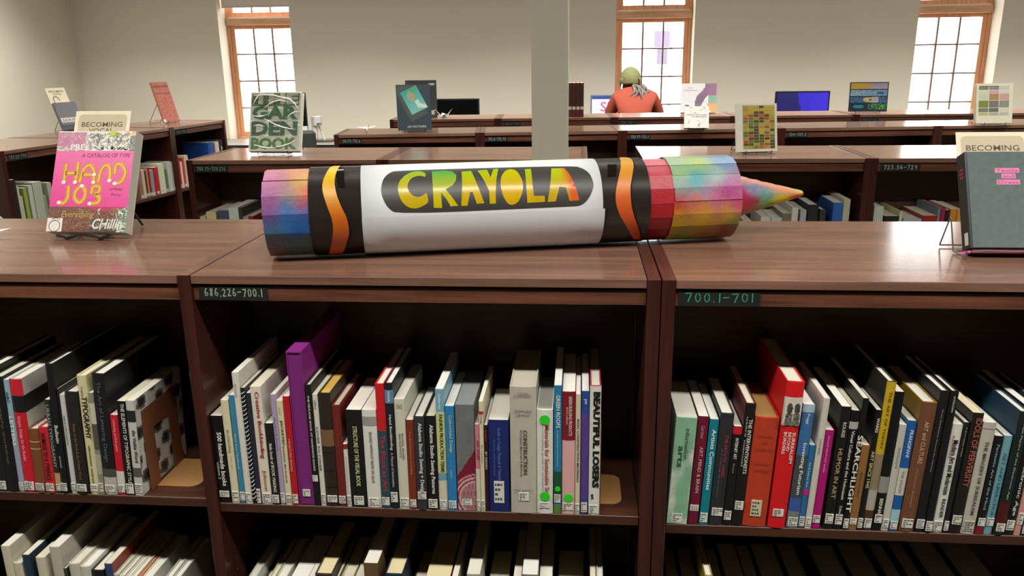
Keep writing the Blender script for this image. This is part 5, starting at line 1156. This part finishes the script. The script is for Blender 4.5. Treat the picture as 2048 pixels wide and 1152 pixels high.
# --- cream squares book ---
r, w_, h_, z_ = dbook('squares', 'cream book with a grid of small coloured squares at the right', .024, '#dcd9c0', pg='#d0cdb8', spine_side=1)
grid9 = [['#6a6a5c', '#77766a', '#c4c2ae'], ['#c6cbb4', '#c89ab0', '#cfcdbc'], ['#bfc8b0', '#a8845c', '#c89a92'], ['#7a8236', '#77716a', '#8a887e'], ['#77776a', '#6a6c60', '#cfccbc'], ['#b8b478', '#a8a898', '#b4b4a4']]
hs = [.09, .07, .16, .17, .10, .07]; zt = .95
for j, row in enumerate(grid9):
    zt -= hs[j] + .015
    for i, c in enumerate(row):
        MB().box(-w_ * .44 + i * w_ * .285, FY, h_ * zt, -w_ * .44 + i * w_ * .285 + w_ * .265, .0001, h_ * (zt + hs[j])).build('colour_square', flat(c, .5, .4, 200), r)
text('design and', flat('#3f4036', .6), r, (-w_ * .42, FY - .0004, h_ * .915), (w_ * .5, 0, 0), (0, 0, h_ * .03), 'lettering')
text('the landscape', flat('#e8e4d4', .6), r, (-w_ * .42, FY - .0006, h_ * .87), (w_ * .6, 0, 0), (0, 0, h_ * .03), 'lettering')
q = DS['squares']; wire('dark wire easel under the cream squares book', (q['loc'][0], q['loc'][1], HT), q['yaw'], .06, q['lean'], .024)
# --- red leaning book and grey book on the left run ---
r, w_, h_, z_ = dbook('redlean', 'faded red book leaning on a wire easel by the left window', .012, '#b4685a', pg='#c9bfae')
rr_ = random.Random(6)
grid_print('faded_print', PR, r, (-w_ / 2 + .004, FY, .003), (w_ - .008, 0, 0), (0, 0, h_ - .006), 14, 30, lambda u, v: mixc(mixc('#a8584c', '#b87868', rr_.random()), '#8a5a4c', 1 if .88 < v < .93 or .70 < v < .735 else 0))
MB().box(-w_ / 2 - .001, FY - .0003, .0, -w_ / 2 + .022, FY, .022).build('call_number_label', STK, r)
q = DS['redlean']; wire('grey wire easel behind the faded red book', (q['loc'][0], q['loc'][1], HT), q['yaw'], .05, q['lean'], .012, '#5a5854', r=.002, up=.14, back=.10)
r, w_, h_, z_ = dbook('greysmall', 'grey spiral book with a white label on the left wall bookcase', .02, '#6f7076', pg='#b8b6ae')
MB().box(-w_ * .45, FY, h_ * .28, w_ * .35, .0001, h_ * .44).build('white_label', STK, r)
text('SERIF', flat('#3a3a40', .6), r, (-w_ * .4, FY - .0004, h_ * .31), (w_ * .6, 0, 0), (0, 0, h_ * .09), 'lettering')
MB().box(-w_ * .5, FY, .0, w_ * .5, .0001, h_ * .2).build('dark_band', flat('#4a4c54', .5), r)
b = MB()
for k in range(9): b.tube([(-w_ / 2 + .003 * math.cos(a * .785) - .001, .008 + .008 * math.sin(a * .785), h_ * (.1 + .1 * k)) for a in range(9)], .0012, 4)
b.build('wire_coil', flat('#8a8a88', .4, metal=.7), r)
q = DS['greysmall']; x, y, _ = q['loc']
c = tag(empty('shelf_card', (x, y, z_), q['yaw'], -q['lean']), 'cream Becoming Vocal card behind the grey spiral book', 'card', 'becoming vocal cards')
MB().box(-.075, .0212, .05, .055, .0228, h_ + .10).build('card_board', flat('#e6ddc2', .7, .03), c)
text('BECOMING', flat('#5a5236', .7), c, (-.058, .0206, h_ + .072), (.096, 0, 0), (0, 0, .0115), 'lettering', bold=.007)
text('VOCAL', flat('#5a5236', .7), c, (-.040, .0206, h_ + .055), (.06, 0, 0), (0, 0, .0115), 'lettering', bold=.007)
b = MB(); b.tube([(-.03 + .022 * math.cos(a * .3) * (1 - a * .02), .0208, h_ + .02 + .026 * math.sin(a * .3)) for a in range(18)], .0022, 4); b.build('drawn_curl', flat('#4a4a40', .7), c)
wire('thin wire easel under the grey spiral book', (x, y, HT), q['yaw'], .055, q['lean'], .02, up=.08, back=.06)
# --- four dark red volumes by the column ---
vols = None
for k in range(4):
    lab = 'dark red reference volume with white label, %s of the four beside the column' % ('leftmost', 'second', 'third', 'rightmost')[k]
    book(lab, (-.076 + .0275 * k, 5.845, HT + .0005), .0262, .18, .232, '#5a1a1c', True, dict(b=[(0, .06, '#7a1c22'), (.10, .72, '#43241c')], st=(.70, .79)), 'dark red reference volumes', yaw=.02)
# --- paper cranes ---
def crane(label, loc, yaw, s):
    r = tag(empty('paper_crane', loc, yaw), label, 'paper crane', 'folded paper cranes')
    m = flat('#e8e6de', .6, .04)
    def tri(nm, pts, fs):
        b = MB(); b.v = [tuple(c * s for c in p) for p in pts]; b.f = fs; b.build(nm, m, r)
    tri('body', [(-.25, 0, .1), (.25, 0, .1), (0, .14, .22), (0, -.14, .22), (0, 0, 0), (0, 0, .38)], [(0, 4, 3), (4, 1, 3), (1, 4, 2), (4, 0, 2), (0, 3, 5), (3, 1, 5), (1, 2, 5), (2, 0, 5)])
    tri('wing', [(-.16, -.04, .22), (.16, -.04, .22), (.02, -.62, .36), (0, -.05, .30)], [(0, 2, 3), (3, 2, 1), (0, 1, 2)])
    tri('wing', [(-.16, .04, .22), (.16, .04, .22), (.02, .62, .36), (0, .05, .30)], [(0, 3, 2), (3, 1, 2), (0, 2, 1)])
    tri('neck', [(-.2, .03, .12), (-.2, -.03, .12), (-.55, 0, .62), (-.14, 0, .2), (-.70, 0, .50), (-.52, .015, .55), (-.52, -.015, .55)], [(0, 3, 2), (3, 1, 2), (0, 2, 1), (2, 5, 4), (2, 4, 6), (5, 6, 4)])
    tri('tail', [(.2, .03, .12), (.2, -.03, .12), (.58, 0, .66), (.14, 0, .2)], [(0, 2, 3), (3, 2, 1), (0, 1, 2)])
crane('white paper crane on the back row in front of the dark monitor', (-.955, 5.71, HT + .0005), .4, .11)
crane('white paper crane on the third row near its left end', (-1.235, 4.66, HT + .0005), 2.2, .10)
crane('white paper crane cut by the left picture edge, near the pink book', (-1.40, 1.78, HT + .0005), -1.45, .085)

# ======================= counter, computers, person =======================
ct = tag(empty('computer_counter', (0, 7.9, 0)), 'long grey counter with dark edge under the back windows', 'counter')
MB().box(-5.35, 0, .645, 6.3, .69, .67).build('worktop', flat('#8d8780', .4, .08, 40), ct)
MB().box(-5.35, -.004, .635, 6.3, 0, .672).build('dark_edge', flat('#1e1c1c', .4), ct)
for x in (-5.2, -3.3, -1.6, 0.0, 1.45, 3.1, 4.7, 6.1): MB().box(x - .02, .04, 0, x + .02, .66, .645).build('support_panel', flat('#3a2a24', .5), ct)
def monitor(label, loc, yaw, w_, h, z0, scr, bez='#17181a', chin=0, group='computer screens on the back counter', sg=None):
    r = tag(empty('monitor', loc, yaw), label, 'monitor', group)
    MB().box(-w_ / 2, 0, z0, w_ / 2, .035, z0 + h).build('casing', flat(bez, .4), r, bevel=.004)
    if sg: grid_print('screen', scr, r, (-w_ / 2 + .014, -.0008, z0 + .014 + chin), (w_ - .028, 0, 0), (0, 0, h - .028 - chin), sg[0], sg[1], sg[2])
    else: MB().box(-w_ / 2 + .014, -.0012, z0 + .014 + chin, w_ / 2 - .014, .0, z0 + h - .014).build('screen', scr, r)
    if chin: MB().box(-w_ / 2, -.002, z0, w_ / 2, -.0002, z0 + chin).build('silver_chin', flat('#c9cacb', .35), r)
    MB().box(-.03, .035, .02, .03, .055, z0 + h * .5).build('stand_neck', flat(bez, .4), r)
    MB().box(-.11, -.03, .0, .11, .13, .02).build('stand_foot', flat(bez, .4), r, bevel=.004)
    return r
CZ = .6705
monitor('dark switched-off monitor right of the slate picture book', (-1.232, 8.0, CZ), 0, .49, .33, .10, flat('#08090c', .15))
def blue(u, v):
    return mixc('#0a0858', '#0e0c66', v) if u < .42 + .12 * (1 - v) ** 2 + .03 * math.sin(4 * v) else mixc('#2418b8', '#3a22d8', u)
monitor('monitor with a deep blue violet screen on the back counter', (2.08, 8.0, CZ), 0, .50, .33, .14, emis('blue_screen', '#fff', 1.0, True), sg=(40, 24, blue))
mt = monitor('monitor showing pink letters on white, left of the person', (.345, 8.17, CZ), 0, .50, .33, .115, emis('white_screen', '#ffffff', 1.15), bez='#6a7a96')
MB().box(-.236, -.002, .405, .236, -.0014, .432).build('screen_title_bar', emis('screen_bar', '#3a5ab0', .8), mt)
ep = emis('screen_pink', '#e486c4', .9)
text('SP', ep, mt, (-.155, -.0022, .285), (.14, 0, 0), (0, 0, .095), 'lettering', bold=.02)
text('FO', ep, mt, (-.18, -.0022, .165), (.15, 0, 0), (0, 0, .095), 'lettering', bold=.02)
monitor('black all-in-one screen with silver chin behind the green garden book', (-2.985, 8.0, CZ), .1, .52, .40, .10, flat('#0b0b0c', .2), bez='#101011', chin=.075)
dv = tag(empty('document_camera', (-2.665, 8.24, CZ)), 'white rounded device on a curved stem beside the black screen', 'device')
WD = flat('#dcdcd8', .45)
MB().tube([(-.03, .0, .16), (-.03, .0, .26)], [.052, .052], 16).build('rounded_head', WD, dv, smooth=False, bevel=.008)
MB().box(-.085, -.03, .02, -.035, .03, .26).build('back_body', WD, dv, bevel=.01)
MB().tube([(-.02, .01, .16), (.005, .01, .10), (.02, .01, .05), (.035, .01, .015)], .011, 10).build('stem', WD, dv)
MB().box(-.05, -.06, 0, .12, .06, .014).build('foot', flat('#4a4846', .5), dv, bevel=.004)
MB().box(-.02, -.053, .178, .03, -.051, .192).build('dark_slot', flat('#6a6864', .5), dv)
def office_chair(label, loc, yaw, col='#232622', back=True):
    r = tag(empty('office_chair', loc, yaw), label, 'chair')
    m = flat(col, .8, .2, 90)
    MB().box(-.22, -.22, .40, .22, .22, .455).build('seat', m, r, bevel=.02)
    if back:
        MB().box(-.21, -.25, .56, .21, -.19, .86).build('backrest', m, r, bevel=.028)
        MB().box(-.03, -.275, .40, .03, -.252, .70).build('back_bar', flat('#1a1a1a', .5), r)
    MB().tube([(0, 0, .06), (0, 0, .40)], .028, 10).build('column', flat('#2a2a2a', .4), r)
    for k in range(5):
        a = k * 1.2566; p = (.27 * math.cos(a), .27 * math.sin(a))
        MB().tube([(0, 0, .09), (p[0], p[1], .062)], .018, 8).build('base_arm', flat('#1d1d1d', .5), r)
        MB().tube([(p[0] - .012, p[1], .028), (p[0] + .012, p[1], .028)], .027, 10).build('caster', flat('#141414', .5), r)
    return r
office_chair('dark office chair at the counter right of the green garden book', (-2.67, 7.55, 0), 0.15)
PX = .485
office_chair('dark swivel stool under the person at the back window', (PX, 7.36, 0), 0, back=False)
# ---- person: one continuous skinned body ----
per = tag(empty('person', (PX, 7.36, 0)), 'person in a rust red sweater and green knit cap bent over the counter', 'person')
V = []; E = []; RD = []
def jv(p, r, par=None):
    V.append(p); RD.append(r); i = len(V) - 1
    if par is not None: E.append((par, i))
    return i
pel = jv((0, 0.02, .58), (.15, .12)); wai = jv((0, .05, .74), (.145, .115), pel); che = jv((-.005, .11, .93), (.165, .125), wai); upp = jv((-.01, .19, 1.09), (.155, .11), che)
nb = jv((-.02, .27, 1.185), (.065, .065), upp); hd = jv((-.03, .33, 1.245), (.075, .085), nb); ht_ = jv((-.035, .36, 1.315), (.07, .08), hd)
for s in (-1, 1):
    sh = jv((s * .16, .20, 1.10), (.075, .075), upp); ua = jv((s * .215, .22, 1.0), (.062, .062), sh); el = jv((s * .235, .27, .83), (.047, .047), ua); fa_ = jv((s * .19, .42, .755), (.04, .04), el); wr = jv((s * .15, .535, .72), (.027, .022), fa_); pm = jv((s * .14, .595, .70), (.034, .014), wr)
    hip = jv((s * .09, .03, .535), (.095, .085), pel); kn = jv((s * .12, .44, .52), (.065, .065), hip); an = jv((s * .12, .42, .10), (.04, .04), kn); jv((s * .125, .52, .04), (.04, .03), jv((s * .12, .42, .055), (.042, .04), an))
    for k, (dx, L_) in enumerate(((-.03, .055), (-.01, .075), (.011, .08), (.03, .07))):
        f1 = jv((s * .14 + dx * s, .635, .70), (.009, .008), pm); f2 = jv((s * .14 + dx * 1.15 * s, .635 + L_ * .55, .704), (.008, .0075), f1); jv((s * .14 + dx * 1.2 * s, .635 + L_, .688), (.007, .007), f2)
    t1_ = jv((s * .14 - s * .045, .59, .70), (.010, .009), wr); jv((s * .14 - s * .06, .62, .692), (.008, .008), t1_)
me = bpy.data.meshes.new('body'); me.from_pydata(V, E, [])
tmp = bpy.data.objects.new('body_tmp', me); COL.objects.link(tmp)
md = tmp.modifiers.new('skin', 'SKIN'); md.use_smooth_shade = True
for i, r_ in enumerate(RD): me.skin_vertices[0].data[i].radius = r_
me.skin_vertices[0].data[0].use_root = True
tmp.modifiers.new('sub', 'SUBSURF').levels = 2
dg = bpy.context.evaluated_depsgraph_get(); bme = bpy.data.meshes.new_from_object(tmp.evaluated_get(dg)); bpy.data.objects.remove(tmp)
SWE = flat('#8c3b29', .9, .12, 120, .3, name='rust_knit'); SKIN = flat('#c99a84', .6, .06, 40); JEAN = flat('#39414f', .85, .2, 150, .1); SHOE = flat('#2a2522', .6)
for m in (SWE, SKIN, JEAN, SHOE): bme.materials.append(m)
for p in bme.polygons:
    c = p.center; p.use_smooth = True
    p.material_index = 1 if (c.z > 1.17 and c.y > .25 and abs(c.x) < .12) or (c.y > .525 and c.z > .6 and c.z < .8) else (3 if c.z < .075 else (2 if c.z < .62 and not (c.z > .56 and c.y < .2) else 0))
link('body', bme, per)
def ellips(name, c, r, m, rot=0, half=False, n=20, k=10, tilt=0):
    b = MB(); T_ = Matrix.Rotation(tilt, 3, 'X')
    j0 = 0 if not half else 0
    for j in range(k + 1):
        ph = -math.pi / 2 + math.pi * j / k if not half else -.25 + (math.pi / 2 + .25) * j / k
        for i in range(n):
            a = 2 * math.pi * i / n; rib = 1 + (.02 * (i % 2) if half else 0)
            v = Vector((r[0] * math.cos(ph) * math.cos(a) * rib, r[1] * math.cos(ph) * math.sin(a) * rib, r[2] * math.sin(ph)))
            v = T_ @ v; b.v.append((v.x + c[0], v.y + c[1], v.z + c[2]))
    for j in range(k):
        for i in range(n): q_ = (i + 1) % n; b.f.append((j * n + i, j * n + q_, (j + 1) * n + q_, (j + 1) * n + i))
    return b.build(name, m, per, smooth=True)
CAP = flat('#787a52', .95, .3, 140, .5, name='green_knit')
ellips('knit_cap', (-.035, .345, 1.27), (.098, .108, .115), CAP, half=True)
b = MB(); b.lathe([(.096, -.03), (.102, -.025), (.104, .0), (.102, .022), (.097, .026)], 24, 'z', (-.035, .345, 1.262)); b.build('cap_cuff', CAP, per, smooth=True)
for s in (-1, 1): ellips('ear', (-.035 + s * .088, .37, 1.235), (.012, .022, .03), SKIN, n=8, k=6)
ellips('nose', (-.035, .452, 1.235), (.014, .022, .022), SKIN, n=8, k=6)
for s in (-1, 1): ellips('eye', (-.035 + s * .032, .432, 1.262), (.013, .01, .009), flat('#e6e2da', .3), n=8, k=6)
ellips('mouth', (-.035, .434, 1.192), (.024, .008, .007), flat('#9a5a54', .5), n=8, k=6)
HAIR = flat('#6f6661', .8, .35, 90, .3)
b = MB(); rr_ = random.Random(12)
for k in range(34):
    x0 = rr_.uniform(-.02, .08); a = Vector((x0, .24 + rr_.uniform(-.02, .03), 1.20 + rr_.uniform(-.02, .03)))
    c_ = a + Vector((rr_.uniform(-.01, .06), -.09 + rr_.uniform(-.02, .02), -.03 + rr_.uniform(-.02, .02))); e_ = c_ + Vector((rr_.uniform(-.05, .02), -.02 + rr_.uniform(-.02, .01), -.06 + rr_.uniform(-.03, .02)))
    b.tube([tuple(a), tuple((a + c_) / 2 + Vector((0, -.012, .012))), tuple(c_), tuple(e_)], [.010, .013, .010, .003], 5)
b.build('hair', HAIR, per, smooth=True)
